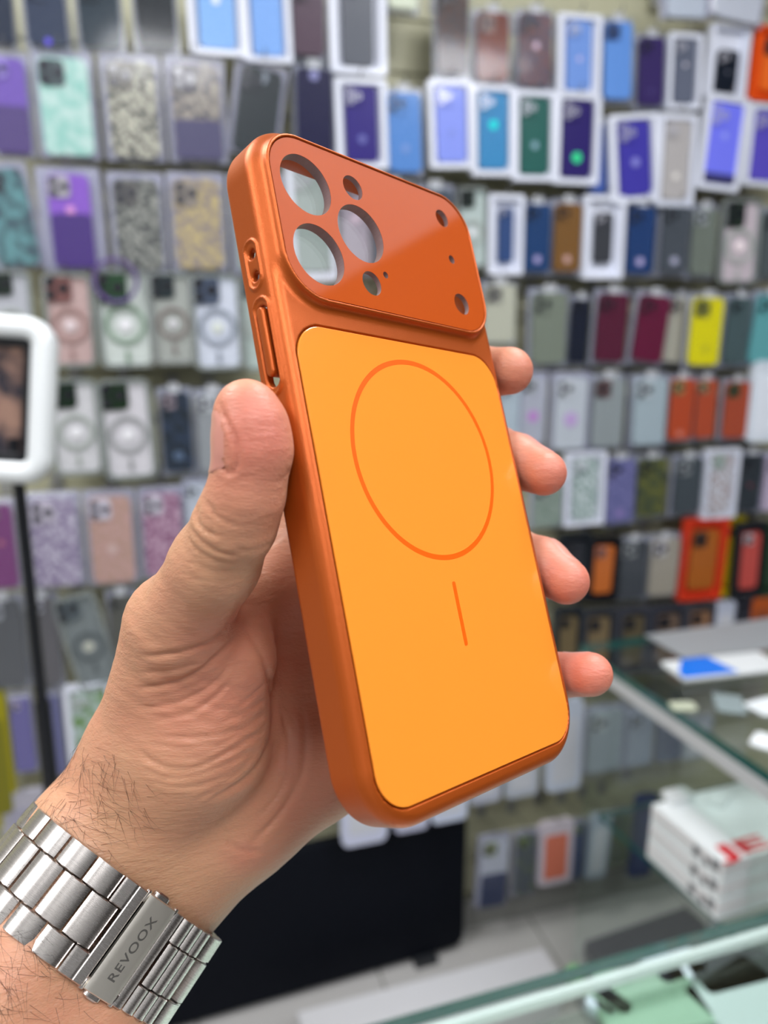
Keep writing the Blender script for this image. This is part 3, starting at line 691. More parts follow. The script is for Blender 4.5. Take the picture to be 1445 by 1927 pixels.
    def blob(p, r, amt):
        d = np.linalg.norm(V-X(*p), axis=1); return amt*np.exp(-(d/r)**2)
    for p, r, amt in [((478, 800, 160), 11, 0.75), ((480, 930, 163), 10, 0.25), ((1000, 700, 235), 14, 0.55), ((1040, 890, 228), 15, 0.65), ((1080, 1090, 223), 15, 0.75), ((1110, 1268, 218), 15, 0.75),
                      ((430, 1160, 190), 12, 0.3), ((600, 1250, 220), 30, 0.25), ((560, 1480, 215), 22, 0.25), ((400, 1300, 195), 16, 0.2), ((455, 1590, 212), 5, 0.45), ((430, 1010, 168), 12, -0.15), ((300, 1120, 190), 14, -0.1), ((250, 1650, 202), 30, -0.3)]:
        red += blob(p, r, amt)
    at = me.attributes.new('red', 'FLOAT', 'POINT'); at.data.foreach_set('value', np.clip(red, 0, 1).astype(np.float32))
    o = newobj('person', me, M_SKIN); o.matrix_world = CAM_MW
    tag(o, 'left hand and forearm of a person, palm towards the viewer, gripping the orange phone case between thumb and fingers', 'person')
    o['label'] = 'bare left forearm and hand of a person gripping the orange phone case'
    # nails: curved plates following the finger
    def nail(name, tip, base, rad, nrm, lift=0.25, half=55, t0=0.1, t1=1.0):
        A = X(*base); B = X(*tip); d = B-A; Ln = np.linalg.norm(d); d /= Ln
        nr = np.array(nrm, float); nr -= d*(nr@d); nr /= np.linalg.norm(nr); s = np.cross(d, nr)
        bvh = BVHTree.FromPolygons([tuple(v) for v in V[idx]], faces, epsilon=0)
        bm = bmesh.new(); rows = []; nu, nv = 14, 16
        for i in range(nv+1):
            t = i/nv; row = []
            for j in range(nu+1):
                u = (j/nu)*2-1
                wdt = 1-0.9*max(0, (0.22-t)/0.22)**2.2*1.0
                if t > 0.8: wdt *= 1-0.35*((t-0.8)/0.2)**2
                a = R(half)*u*wdt
                axp = A+d*(Ln*(t0+(t1-t0)*t)+ (1-abs(u))*0*t)
                di = nr*math.cos(a)+s*math.sin(a)
                hit = bvh.ray_cast(Vector(axp+di*(rad*2.2)), Vector(-di))
                p = np.array(hit[0]) if hit[0] is not None else axp+di*rad
                lf = lift*(1-abs(u)**6)*(1 if 0 < i < nv else 0.2)
                row.append(bm.verts.new(Vector((p+di*lf)/1000)))
            rows.append(row)
        for i in range(nv):
            for j in range(nu): bm.faces.new((rows[i][j], rows[i][j+1], rows[i+1][j+1], rows[i+1][j]))
        me2 = bpy.data.meshes.new(name); bmesh.ops.recalc_face_normals(bm, faces=bm.faces[:]); bm.to_mesh(me2); bm.free(); me2.shade_smooth()
        return newobj(name, me2, M_NAIL, o)
    # faces near the finger ends only, for the ray casts
    tips = [(465, 830, 167), (1000, 880, 232), (1045, 1080, 228), (1090, 1268, 221), (940, 700, 238)]
    near = np.zeros(len(V), bool)
    for p in tips: near |= np.linalg.norm(V-X(*p), axis=1) < 22
    Qa = np.empty(len(me.polygons)*4, np.int32); me.loops.foreach_get('vertex_index', Qa); Qa = Qa.reshape(-1, 4)
    Qn = Qa[near[Qa].all(1)]; idx, inv = np.unique(Qn, return_inverse=True); faces = inv.reshape(-1, 4).tolist()
    nail('thumb_nail', (466, 770, 166), (468, 905, 168), 8, (-1.0, 0.0, -0.02), half=66, t0=0.08, t1=0.98)
    nail('finger_nail', (1023, 888, 227), (955, 862, 239), 7, (0.35, 0.75, -0.6), half=50)
    nail('finger_nail', (1066, 1094, 223), (1005, 1056, 234), 7, (0.35, 0.75, -0.6), half=50)
    nail('finger_nail', (1112, 1269, 218), (1050, 1270, 226), 6.5, (0.1, 0.55, -0.83), half=50)
    nail('finger_nail', (959, 698, 235), (905, 700, 244), 7, (0.1, 0.55, -0.83), half=50)
    # hairs on wrist and forearm
    rnd = random.Random(5)
    sel = np.where(left & (px[:, 1] > 1380) & (facing > -0.1))[0]
    reg = []
    for _ in range(60000):
        i = rnd.choice(sel); x_, y_ = px[i]
        # radial side of wrist: band along the upper-left outline, and the forearm below the watch
        d1 = (x_-128)*0.552*1.0+(y_-1454)*(-0.835)
        across = (x_-231)*0.85+(y_-1632)*0.53
        along = (x_-231)*0.53-(y_-1632)*0.85
        if along < -60: pr = math.exp(-((across+120)/110)**2)*0.9
        else: pr = math.exp(-((across+125)/75)**2)*(1 if along < 110 else math.exp(-((along-110)/50)**2))
        if x_ < -40 or y_ > 1960: continue
        if rnd.random() < pr: reg.append(i)
        if len(reg) >= 430: break
    bm = bmesh.new()
    axis = X(400, 1400, 222)-X(100, 1850, 222); axis /= np.linalg.norm(axis)
    for i in reg:
        p = V[i].copy(); nn = N[i].astype(float); g = -axis*rnd.uniform(-0.3, 1.0)+np.array([0.8, -0.35, 0.0])*rnd.uniform(0.2, 1.2)
        g -= nn*(g@nn); g /= np.linalg.norm(g)+1e-9
        ln = rnd.uniform(4, 10); pts = []; cv = rnd.uniform(-0.5, 0.5); sd = np.cross(nn, g)
        for k in range(6):
            t = k/5; pts.append(Vector((p+g*ln*t+sd*cv*ln*t*t+nn*(1.0*math.sin(t*math.pi*0.8)*rnd.uniform(0.4, 1.0)-0.06*(ln*t)**2*0.12))/1000))
        add_tube(bm, pts, [0.000038*(1-0.7*k/5) for k in range(6)], seg=3, cap=False)
    hh = bm_obj('arm_hair', bm, M_HAIR, o); hh['kind'] = 'stuff'; hh['label'] = 'fine dark hairs on wrist and forearm'
    return o, V
HAND, HANDV = build_hand()
# ---------------------------------------------------------------- steel bracelet on the wrist
def steel(name, rgb, rough):
    m = bpy.data.materials.new(name); m.use_nodes = True; nt = m.node_tree; b = nt.nodes['Principled BSDF']; L = nt.links.new
    b.inputs['Base Color'].default_value = (*lin(rgb), 1); b.inputs['Metallic'].default_value = 1.0
    tc = nt.nodes.new('ShaderNodeTexCoord'); mp = nt.nodes.new('ShaderNodeMapping'); mp.inputs['Scale'].default_value = (60, 9000, 60)
    L(tc.outputs['Object'], mp.inputs['Vector'])
    n = nt.nodes.new('ShaderNodeTexNoise'); n.inputs['Scale'].default_value = 1.0; n.inputs['Detail'].default_value = 2; L(mp.outputs[0], n.inputs['Vector'])
    mr = nt.nodes.new('ShaderNodeMapRange'); mr.inputs['To Min'].default_value = rough-0.06; mr.inputs['To Max'].default_value = rough+0.08
    L(n.outputs['Fac'], mr.inputs['Value']); L(mr.outputs[0], b.inputs['Roughness'])
    bp = nt.nodes.new('ShaderNodeBump'); bp.inputs['Strength'].default_value = 0.06; bp.inputs['Distance'].default_value = 0.00005
    L(n.outputs['Fac'], bp.inputs['Height']); L(bp.outputs['Normal'], b.inputs['Normal'])
    return m
M_STEEL = steel('brushed_steel', (214, 208, 204), 0.27)
M_STEEL_DK = mat('dark_steel_pin', (90, 90, 92), rough=0.3, metal=1.0)
def build_watch():
    S_ = 0.45; C_ = math.sqrt(1-S_*S_)
    a = np.array([0.6*C_, 0.8*C_, -S_]); w = np.array([S_*0.6, S_*0.8, C_]); v = np.array([0.8, -0.6, 0.0])
    be = R(22.0); v, w = v*math.cos(be)-w*math.sin(be), w*math.cos(be)+v*math.sin(be)
    C = X(186, 1716, 212)
    # local axes: X = v (round the wrist), Y = a (towards the hand), Z = w (towards the palm side)
    M = Matrix(((v[0], a[0], w[0], C[0]/1000), (v[1], a[1], w[1], C[1]/1000), (v[2], a[2], w[2], C[2]/1000), (0, 0, 0, 1)))
    root = empty('wristwatch', CAM_MW @ M)
    tag(root, 'brushed steel link bracelet of a wristwatch with a fold-over clasp, around the left wrist', 'watch')
    AX, BZ, PW = 30.8, 23.3, 2.3
    ph = np.linspace(-math.pi, math.pi, 2881)
    cs, sn = np.cos(ph), np.sin(ph)
    xs = AX*np.sign(sn)*np.abs(sn)**(2/PW); zs = BZ*np.sign(cs)*np.abs(cs)**(2/PW)
    ss = np.concatenate([[0], np.cumsum(np.hypot(np.diff(xs), np.diff(zs)))]); mid = np.interp(0, ph, ss); ss -= mid-9.8; total = ss[-1]-ss[0]
    def at(s):
        x = np.interp(s, ss, xs); z = np.interp(s, ss, zs); e = 0.3
        t = np.array([np.interp(s+e, ss, xs)-np.interp(s-e, ss, xs), np.interp(s+e, ss, zs)-np.interp(s-e, ss, zs)]); t /= np.linalg.norm(t)
        return x, z, t
    def frame(s, lift=0.0):
        x, z, t = at(s); nx, nz = -t[1], t[0]
        return Matrix(((t[0]/1, 0, nx, (x+nx*lift)/1000), (0, 1, 0, 0), (t[1], 0, nz, (z+nz*lift)/1000), (0, 0, 0, 1)))
    def link_mesh(name, ln, wd, th=2.1, bulge=0.95, bev=0.22, seg=8):
        """rounded bar: ln round the wrist, wd along the arm; domed on its outer side"""
        bm = bmesh.new(); prof = []
        for k in range(seg+1):
            t = -1+2*k/seg; prof.append((t*(ln/2), th*0.5+bulge*(1-t*t)-(0.25 if abs(t) == 1 else 0)))
        prof = [(-ln/2+0.3, -th*0.5)]+prof+[(ln/2-0.3, -th*0.5)]
        loops = []
        cx = np.mean([p[0] for p in prof]); cz = 0.0
        for (yy, sc) in ((-wd/2, bev), (-wd/2+bev, 0), (wd/2-bev, 0), (wd/2, bev)):
            loops.append([((p[0]*(1-sc/(ln/2)))/1000, yy/1000, (cz+(p[1]-cz)*(1-sc/(th/2)))/1000) for p in prof])
        loft(bm, loops)
        bmesh.ops.recalc_face_normals(bm, faces=bm.faces[:])
        me = bpy.data.meshes.new(name); bm.to_mesh(me); bm.free(); me.materials.append(M_STEEL)
        me.shade_smooth(); me.set_sharp_from_angle(angle=R(28))
        return me
    WS, WC = 6.4, 10.6; YS = (WC/2+WS/2+0.2)
    side = link_mesh('side_link', 7.75, WS); cen = link_mesh('centre_link', 7.75, WC)
    side4 = link_mesh('side_link', 3.85, WS, bulge=0.7); cen4 = link_mesh('centre_link', 3.85, WC, bulge=0.7)
    def put(name, me, s, y=0, lift=0.0):
        o = bpy.data.objects.new(name, me); COL.objects.link(o); o.parent = root
        o.matrix_local = frame(s, lift) @ Matrix.Translation((0, y/1000, 0)); return o
    P_ = 8.05
    s = -3.9; k = 0
    left_end = -(total-16.3-4*3-0.5)+20
    while s > ss[0]+4.5:
        put('link', side, s, YS); put('link', side, s, -YS); put('link', cen, s+P_/2 if False else s-P_/2+P_*0.95-0.1, 0)
        s -= P_; k += 1
    # right-hand side of the clasp: narrow ridged links and then full ones round the back
    put('link', link_mesh('end_bar', 3.3, 24.0, bulge=0.4), 18.2)
    s = 22.0
    for i in range(3):
        put('link', side4, s, YS); put('link', side4, s, -YS); put('link', cen4, s+0.5, 0); s += 4.05
    s += 2.2
    while s < ss[-1]-3:
        put('link', side, s, YS); put('link', side, s, -YS); put('link', cen, s+P_/2, 0); s += P_
    # clasp: receiver with a U cut-out, black gap, cover with the lettering
    def curved(name, s0, s1, y0, y1, t0, t1, m=M_STEEL, nseg=10, bev=0.25, lift=0.0, parent=root):
        bm = bmesh.new(); loops = []
        ys = [(y0, bev), (y0+bev, 0), (y1-bev, 0), (y1, bev)]
        for (yy, b) in ys:
            Lp = []
            for k in range(nseg+1):
                q = s0+(s1-s0)*k/nseg; x, z, t = at(q); nx, nz = -t[1], t[0]
                tt = t1-b-(0.22 if k in (0, nseg) else 0); Lp.append(((x+nx*tt)/1000, yy/1000, (z+nz*tt)/1000))
            for k in range(nseg, -1, -1):
                q = s0+(s1-s0)*k/nseg; x, z, t = at(q); nx, nz = -t[1], t[0]
                Lp.append(((x+nx*t0)/1000, yy/1000, (z+nz*t0)/1000))
            loops.append(Lp)
        loft(bm, loops)
        o = bm_obj(name, bm, m, parent); o.data.shade_smooth(); o.data.set_sharp_from_angle(angle=R(30)); return o
    rc = curved('clasp_receiver', 4.3, 7.1, -12, 12, -1.2, 1.75)
    curved('receiver_arm', 0.3, 4.28, WC/2+0.2, 12, -1.2, 1.75, parent=rc); curved('receiver_arm', 0.3, 4.28, -12, -WC/2-0.2, -1.2, 1.75, parent=rc)
    cov = curved('clasp_cover', 7.9, 16.2, -12, 12, 0.5, 1.9, steel('satin_clasp', (236, 232, 222), 0.46))
    curved('clasp_blade', 5.5, 18, -9.5, 9.5, -1.3, -0.2, M_STEEL_DK)
    # push tabs beside the clasp and the pin ends
    for sgn in (1, -1):
        bm = bmesh.new(); x, z, t = at(11.5)
        pts = rr_pts(-2.4, 2.4, -1.3, 1.3, 1.2, 5)
        loft(bm, [[(px_/1000, (sgn*11.6)/1000, pz_/1000) for px_, pz_ in pts], [(px_/1000, (sgn*13.0)/1000, pz_/1000) for px_, pz_ in pts], [(px_*0.8/1000, (sgn*13.4)/1000, pz_*0.8/1000) for px_, pz_ in pts]])
        o = bm_obj('push_tab', bm, M_STEEL, root); o.matrix_local = frame(11.5, -0.2)
        for q in (7.45, 16.6):
            bm = bmesh.new(); n_ = 12
            loft(bm, [[(0.75*r_*math.cos(2*math.pi*i/n_)/1000, sgn*yy/1000, 0.75*r_*math.sin(2*math.pi*i/n_)/1000) for i in range(n_)] for r_, yy in ((1, 9.5), (1, 12.3), (0.6, 12.6))])
            o = bm_obj('pin', bm, M_STEEL, root); o.matrix_local = frame(q, 0.6); o.data.shade_smooth()
    # engraved lettering on the cover, reading along the arm
    cu = bpy.data.curves.new('lettering', 'FONT'); cu.body = 'REVOOX'; cu.size = 0.0030; cu.align_x = 'CENTER'; cu.align_y = 'CENTER'; cu.extrude = 0.00003; cu.space_character = 1.12; cu.offset = 0.00004
    cu.materials.append(mat('engraving_grey', (92, 90, 86), rough=0.6, metal=0.2))
    tmp = bpy.data.objects.new('tmp', cu); COL.objects.link(tmp); bpy.context.view_layer.update()
    me = bpy.data.meshes.new_from_object(tmp.evaluated_get(bpy.context.evaluated_depsgraph_get())); bpy.data.objects.remove(tmp)
    t_ = newobj('lettering', me, None, cov)
    t_.matrix_local = frame(12.4, 1.90) @ Matrix.Rotation(R(90), 4, 'Z') @ Matrix.Diagonal((1.22, 1, 1, 1))
build_watch()
# ---------------------------------------------------------------- packed phone cases hanging on the wall
M_FILM = clear_mat('pouch_film', (250, 250, 253), haze=0.05, gloss=0.02, rough=0.12, hazecol=(214, 218, 236))
M_CLEARBOX = clear_mat('clear_box_plastic', (250, 251, 252), haze=0.015, gloss=0.02, rough=0.1, hazecol=(205, 212, 224))
M_BACKF = clear_mat('milky_back_film', (250, 250, 253), haze=0.5, gloss=0.03, rough=0.2, hazecol=(206, 208, 226))
M_CRIM = clear_mat('clear_case_rim', (214, 220, 218), haze=0.34, gloss=0.10, rough=0.15, hazecol=(196, 204, 204))
M_BXW = mat('pack_white_card', (224, 228, 242), rough=0.4, coat=0.3)
M_CARD = mat('insert_card', (206, 208, 214), rough=0.5)
M_LENS = mat('lens_black', (24, 26, 34), rough=0.15, coat=0.6)
M_LOGO = mat('pale_emblem', (206, 206, 218), rough=0.2, metal=0.3)
M_HOOK = mat('chrome_hook', (190, 190, 192), rough=0.2, metal=1.0)
M_BAND = mat('gold_band', (176, 150, 96), rough=0.35)
def T(name, f, m):
    bm = bmesh.new(); f(bm); bmesh.ops.recalc_face_normals(bm, faces=bm.faces[:]); me = bpy.data.meshes.new(name); bm.to_mesh(me); bm.free(); me.materials.append(m); return me
# unit templates: 1 wide, 2 high, centred, real thickness in metres
def u_slab(r, z0, z1, bev=0.0): return lambda bm: rslab(bm, -0.5, 0.5, -1.0, 1.0, z0, z1, r, bev)
ME = {
 'box_frame': T('box_frame', lambda bm: rring(bm, -0.5, 0.5, -1, 1, 0.13, -0.018, 0.0, 0.06, 0.004), M_BXW),
 'backing_card': T('backing_card', u_slab(0.05, -0.018, -0.013), M_BXW),
 'case_body': T('case_body', u_slab(0.16, -0.009, 0.0, 0.0015), M_BXW),
 'pouch': T('pouch', lambda bm: loft(bm, [[(x, y, z) for x, y in rr_pts(-0.5+o, 0.5-o, -1+o, 1-o, 0.05, 5)] for o, z in ((0.0, -0.006), (0.02, -0.002), (0.09, 0.004), (0.16, 0.005))]), M_FILM),
 'clear_box': T('clear_box', lambda bm: rslab(bm, -0.5, 0.5, -1, 1, -0.016, 0.003, 0.05), M_CLEARBOX),
 'back_film': T('back_film', u_slab(0.05, -0.017, -0.0155), M_BACKF),
 'case_rim': T('case_rim', lambda bm: rring(bm, -0.5, 0.5, -1, 1, 0.085, -0.010, 0.001, 0.17, 0.004, 8), M_CRIM),
 'header_card': T('header_card', lambda bm: rslab(bm, -0.5, 0.5, -0.5, 0.5, -0.003, 0.0, 0.08), M_CARD),
 'window': T('window', lambda bm: rslab(bm, -0.5, 0.5, -1, 1, -0.001, 0.0, 0.08), M_CLEARBOX),
}
def cam_island(bm):
    rslab(bm, -0.021, 0.021, -0.021, 0.021, 0.0, 0.0025, 0.009, 0.0006)
def lenses(bm):
    for cx, cy in ((-0.009, 0.010), (-0.009, -0.010), (0.010, 0.0)):
        annulus(bm, (cx, cy), 0.0048, 0.0076, 0.0025, 0.0042, 16)
ME['camera_island'] = T('camera_island', cam_island, M_BXW)
ME['lens_ring'] = T('lens_ring', lambda bm: annulus(bm, (0, 0), 0.0042, 0.0078, 0.0025, 0.0045, 18), M_LOGO)
ME['lens_dark'] = T('lens_dark', lambda bm: cyl(bm, (0, 0), 0.0074, 0.0025, 0.0045, 18), M_LENS)
ME['magnet_ring'] = T('magnet_ring', lambda bm: annulus(bm, (0, 0), 0.0225, 0.029, 0.0003, 0.0016, 36), M_LOGO)
ME['magnet_stem'] = T('magnet_stem', lambda bm: rslab(bm, -0.003, 0.003, -0.056, -0.037, 0.0003, 0.0014, 0.002), M_LOGO)
ME['disc'] = T('disc', lambda bm: cyl(bm, (0, 0), 0.0085, 0.0, 0.0012, 24), M_LOGO)
ME['coaster'] = T('coaster', lambda bm: annulus(bm, (0, 0), 0.034, 0.041, 0.004, 0.009, 32), M_LOGO)
def hook_f(bm):
    add_tube(bm, [Vector((0, 0, -WALLGAP+0.004)), Vector((0, 0, 0.004)), Vector((0, 0.004, 0.010)), Vector((0, 0.012, 0.012))], 0.0016, 6)
ME['hook'] = T('hook', hook_f, M_HOOK)
ME['hook_plate'] = T('hook_plate', lambda bm: add_box(bm, (-0.012, -0.018, -WALLGAP+0.0005), (0.012, 0.018, -WALLGAP+0.0045)), mat('hook_plate_grey', (150, 150, 146), rough=0.4))
_pm = {}
def pmat(spec):
    """('s', rgb) plain, ('g', rgb, rgb2) glitter, ('f', rgb, rgb2) printed blotches"""
    if isinstance(spec[0], int): spec = ('s', spec)
    if spec in _pm: return _pm[spec]
    n = 'case_%s_%d' % (spec[0], len(_pm))
    if spec[0] == 's': m = mat(n, spec[1], rough=0.3, coat=0.12)
    elif spec[0] == 'g': m = mat(n, spec[1], rough=0.3, coat=0.1, rgb2=spec[2], nscale=16, contrast=(0.35, 0.7))
    elif spec[0] == 'f': m = mat(n, spec[1], rough=0.35, coat=0.1, rgb2=spec[2], nscale=6.5, contrast=(0.47, 0.54))
    else: m = mat(n, spec[1], rough=0.35, coat=0.1, rgb2=spec[2], nscale=3.5, contrast=(0.4, 0.6))
    m.node_tree.nodes['Principled BSDF'].inputs['Specular IOR Level'].default_value = 0.2
    _pm[spec] = m; return m
def inst(name, me, parent, ml, m=None):
    o = bpy.data.objects.new(name, me); COL.objects.link(o); o.parent = parent; o.matrix_local = ml
    if m is not None: o.material_slots[0].link = 'OBJECT'; o.material_slots[0].material = m
    return o
def S(x, y, z=1): return Matrix.Diagonal((x, y, z, 1))
Tr = lambda x, y, z=0: Matrix.Translation((x, y, z))
ORD = ['first', 'second', 'third', 'fourth', 'fifth', 'sixth', 'seventh', 'eighth', 'ninth', 'tenth', 'eleventh', 'twelfth', 'thirteenth']
def phone(parent, w, h, body, cam='m', ring=None, logo=None, base=None, z=0.0, lens='lens_dark', x=0.0, y=0.0):
    """a packed phone case: body with camera island, lenses and optional ring, emblem or coloured lower half"""
    b = inst('phone_case', ME['case_body'], parent, Tr(x, y, z) @ S(w, h/2), pmat(body))
    bi = Matrix.Diagonal((1/w, 2/h, 1, 1))
    k = w/0.078
    if cam:
        cx, cy = -w*0.22, h*0.5-w*0.30
        inst('camera_island', ME['camera_island'], b, bi @ Tr(cx, cy) @ S(k*0.95, k*0.95), pmat(cam if cam != 'm' else body))
        for lx, ly in ((-0.0095, 0.0095), (-0.0095, -0.0095), (0.0095, 0.0)):
            inst('lens', ME[lens], b, bi @ Tr(cx+lx*k, cy+ly*k) @ S(k, k))
    if ring:
        inst('magnet_ring', ME['magnet_ring'], b, bi @ Tr(0, -h*0.04) @ S(k, k), pmat(ring)); inst('magnet_stem', ME['magnet_stem'], b, bi @ Tr(0, -h*0.04) @ S(k, k), pmat(ring))
    if logo: inst('emblem_or_glint', ME['disc'], b, bi @ Tr(0, logo[0]*h, 0.0002) @ S(k*logo[1], k*logo[1]), pmat(logo[2]))  # an emblem on most cases, a painted light reflection on a few
    if base: inst('lower_panel', ME['case_body'], b, Tr(0, -(1-base[0])) @ S(0.985, base[0], 0.5) @ Tr(0, 0, 0.003), pmat(base[1]))
    return b
def pack(style, x0, x1, y0, y1, tilt, body, desc, out=0.0, **kw):
    cx, cy = (x0+x1)/2, (y0+y1)/2
    p = wall_pt(cx, cy, out); w = (wall_pt(x1, cy, out)-wall_pt(x0, cy, out)).dot(U); h = (wall_pt(cx, y0, out)-wall_pt(cx, y1, out)).z
    M = Matrix(((U.x, 0, NW.x, p.x), (U.y, 0, NW.y, p.y), (0, 1, 0, p.z), (0, 0, 0, 1))) @ Matrix.Rotation(R(tilt), 4, 'Z')
    e = empty({'B': 'boxed_phone_case', 'P': 'pouched_phone_case', 'M': 'clear_phone_case', 'C': 'packed_phone_case', 'W': 'white_pack', 'D': 'dark_boxed_case'}[style], M)
    dz = 0.0
    if style == 'B':
        inst('box_frame', ME['box_frame'], e, S(w, h/2)); inst('backing_card', ME['backing_card'], e, S(w*0.99, h/2*0.99))
        cw = kw.pop('cw', 0.62); ch = kw.pop('ch', 0.84); cam = kw.pop('cam', 'm'); lens = kw.pop('lens', 'lens_ring'); cy_ = kw.pop('cy', -0.0)
        phone(e, w*cw, h*ch, body, cam=cam, z=-0.002, lens=lens, y=cy_*h, **kw)
    elif style == 'P':
        inst('pouch', ME['pouch'], e, S(w, h/2)); inst('back_film', ME['back_film'], e, S(w*0.98, h/2*0.98)); phone(e, w*kw.pop('cw', 0.8), h*kw.pop('ch', 0.88), body, z=-0.004, y=-h*0.02, **kw)
    elif style == 'M':
        inst('case_rim', ME['case_rim'], e, S(w, h/2))
        inst('insert_card', ME['case_body'], e, Tr(0, 0, -0.006) @ S(w*0.84, h/2*0.92, 0.3), pmat(body))
        cam = kw.get('cam', (40, 50, 44)); k = w/0.078
        ci = inst('camera_island', ME['camera_island'], e, Tr(-w*0.20, h*0.5-w*0.32, -0.004) @ S(k*1.05, k*1.05), pmat(cam))
        for lx, ly in ((-0.0095, 0.0095), (-0.0095, -0.0095), (0.0095, 0.0)): inst('lens', ME['lens_dark'], ci, Tr(lx, ly))
        inst('magnet_ring', ME['magnet_ring'], e, Tr(0, -h*0.05, -0.004) @ S(k, k), pmat(kw.get('ring', (170, 176, 172)))); inst('magnet_stem', ME['magnet_stem'], e, Tr(0, -h*0.05, -0.004) @ S(k, k), pmat(kw.get('ring', (170, 176, 172))))
        inst('emblem_or_glint', ME['disc'], e, Tr(0, -h*0.05, -0.003) @ S(k*1.1, k*1.1), pmat(kw.get('dot', (232, 232, 236))))
        if kw.get('coaster'): inst('coaster', ME['coaster'], e, Tr(-w*0.1, h*0.5-w*0.2, 0.0), pmat(kw['coaster']))
    elif style == 'C':
        inst('clear_box', ME['clear_box'], e, S(w, h/2)); inst('back_film', ME['back_film'], e, Tr(0, 0, -0.001) @ S(w, h/2)); phone(e, w*kw.pop('cw', 0.84), h*kw.pop('ch', 0.88), body, z=-0.003, **kw)
        inst('header_card', ME['header_card'], e, Tr(0, h*0.5-0.004, -0.004) @ S(w*0.3, 0.022))
    elif style == 'W':
        inst('pack_body', ME['case_body'], e, S(w, h/2, 1.8), pmat(body)); inst('printed_panel', ME['window'], e, Tr(0, -0.05*h, 0.0012) @ S(w*0.66, h/2*0.7), pmat(kw.get('pr', (208, 210, 218))))
    elif style == 'D':
        inst('box_body', ME['backing_card'], e, S(w, h/2, 1.0), pmat(body)); inst('box_frame', ME['box_frame'], e, S(w, h/2), pmat(body))
        c = kw.get('inner', (120, 90, 60)); phone(e, w*0.6, h*0.72, c, z=-0.003, cam=kw.get('cam', (50, 50, 54)))
    tag(e, desc, 'phone case' if style != 'W' else 'pack')
    # every pack hangs on its own chrome hook
    if kw.get('hook', True) is not None:
        hk = bpy.data.objects.new('display_hook', ME['hook']); COL.objects.link(hk)
        hk.matrix_world = M @ Tr(0, h/2+0.004, 0) @ Matrix.Rotation(R(-tilt), 4, 'Z')
        pl = inst('hook_plate', ME['hook_plate'], hk, Tr(0, 0, 0)); tag(hk, 'x', 'hook', 'chrome hooks on the slatted wall'); e['_hook'] = hk.name
    return e
def row(name, side, items):
    """items ordered from the left; the label tells look + place in the row"""
    n = len(items)
    for i, it in enumerate(items):
        st, x0, x1, y0, y1, tl, body, ds = it[:8]; kw = it[8] if len(it) > 8 else {}
        k = i if side == 'left' else n-1-i
        e = pack(st, x0, x1, y0, y1, tl, body, '%s, %s from the %s edge, %s row' % (ds, ORD[k], side, name), **dict(kw))
        e['group'] = 'phone cases in the %s row, %s side' % (name, side)
        bpy.data.objects[e['_hook']]['label'] = 'chrome hook holding the %s in the %s row' % (ds, name); del e['_hook']
NAVY = (34, 52, 100); PUR = (52, 42, 120); LB = (118, 168, 232); PW = (208, 214, 234)
row('top', 'left', [
 ('C', -40, 28, -40, 88, 0, (40, 48, 66), 'dark slate phone case'),
 ('C', 40, 130, -50, 92, 1, ('g', (34, 46, 72), (70, 78, 98)), 'dark blue-grey marbled phone case', {'logo': (-0.45, 0.8, (110, 96, 230))}),
 ('C', 140, 232, -50, 96, 1, ('g', (46, 62, 74), (26, 36, 46)), 'dark green-grey phone case'),
 ('C', 248, 336, -50, 98, 1, ('g', (14, 17, 24), (50, 56, 62)), 'black phone case in a clear shell'),
 ('B', 352, 462, -70, 104, 1, ('g', (120, 168, 230), (150, 190, 240)), 'pale blue marbled case in white box', {'logo': (0.12, 1.0, (240, 245, 255))}),
 ('B', 456, 548, -60, 118, 2, ('g', (112, 158, 226), (140, 180, 238)), 'sky blue case in white box')])
row('top', 'right', [
 ('C', 546, 616, -40, 112, 0, ('g', (96, 72, 88), (66, 48, 62)), 'mauve glitter phone case'),
 ('B', 620, 728, -60, 140, 1, (88, 92, 102), 'grey phone case in white box', {'cw': 0.56}),
 ('C', 820, 888, -30, 148, 1, ('f', (38, 30, 34), (80, 50, 38)), 'dark brown printed phone case'),
 ('C', 894, 964, 14, 160, 1, ('f', (126, 62, 36), (96, 44, 40)), 'rust brown printed phone case', {'cam': (150, 120, 112)}),
 ('C', 974, 1046, 14, 170, 2, ('f', (86, 80, 96), (120, 84, 84)), 'grey mauve printed phone case', {'logo': (0.05, 0.9, (220, 190, 210))}),
 ('B', 1050, 1132, 26, 182, 2, (110, 146, 214), 'periwinkle blue case in white box', {'cw': 0.56, 'logo': (-0.05, 0.8, (200, 190, 230))}),
 ('C', 1134, 1196, 30, 196, 3, (100, 150, 224), 'bright sky blue phone case', {'cam': (60, 90, 150)}),
 ('C', 1200, 1256, 60, 206, 3, (52, 34, 96), 'deep purple phone case', {'logo': (-0.3, 0.8, (80, 66, 130))}),
 ('B', 1258, 1322, 62, 206, 2, (98, 104, 122), 'slate grey case in white box', {'cw': 0.6, 'logo': (0.1, 0.7, (220, 215, 225))}),
 ('B', 1334, 1410, 46, 186, -1, (22, 28, 40), 'black case in white-topped box', {'cw': 0.5, 'ch': 0.6, 'cy': -0.14, 'logo': (0, 0.6, (120, 124, 140))}),
 ('D', 1420, 1500, 50, 192, -1, (236, 84, 26), 'bright orange boxed case', {'inner': (240, 110, 40)})])
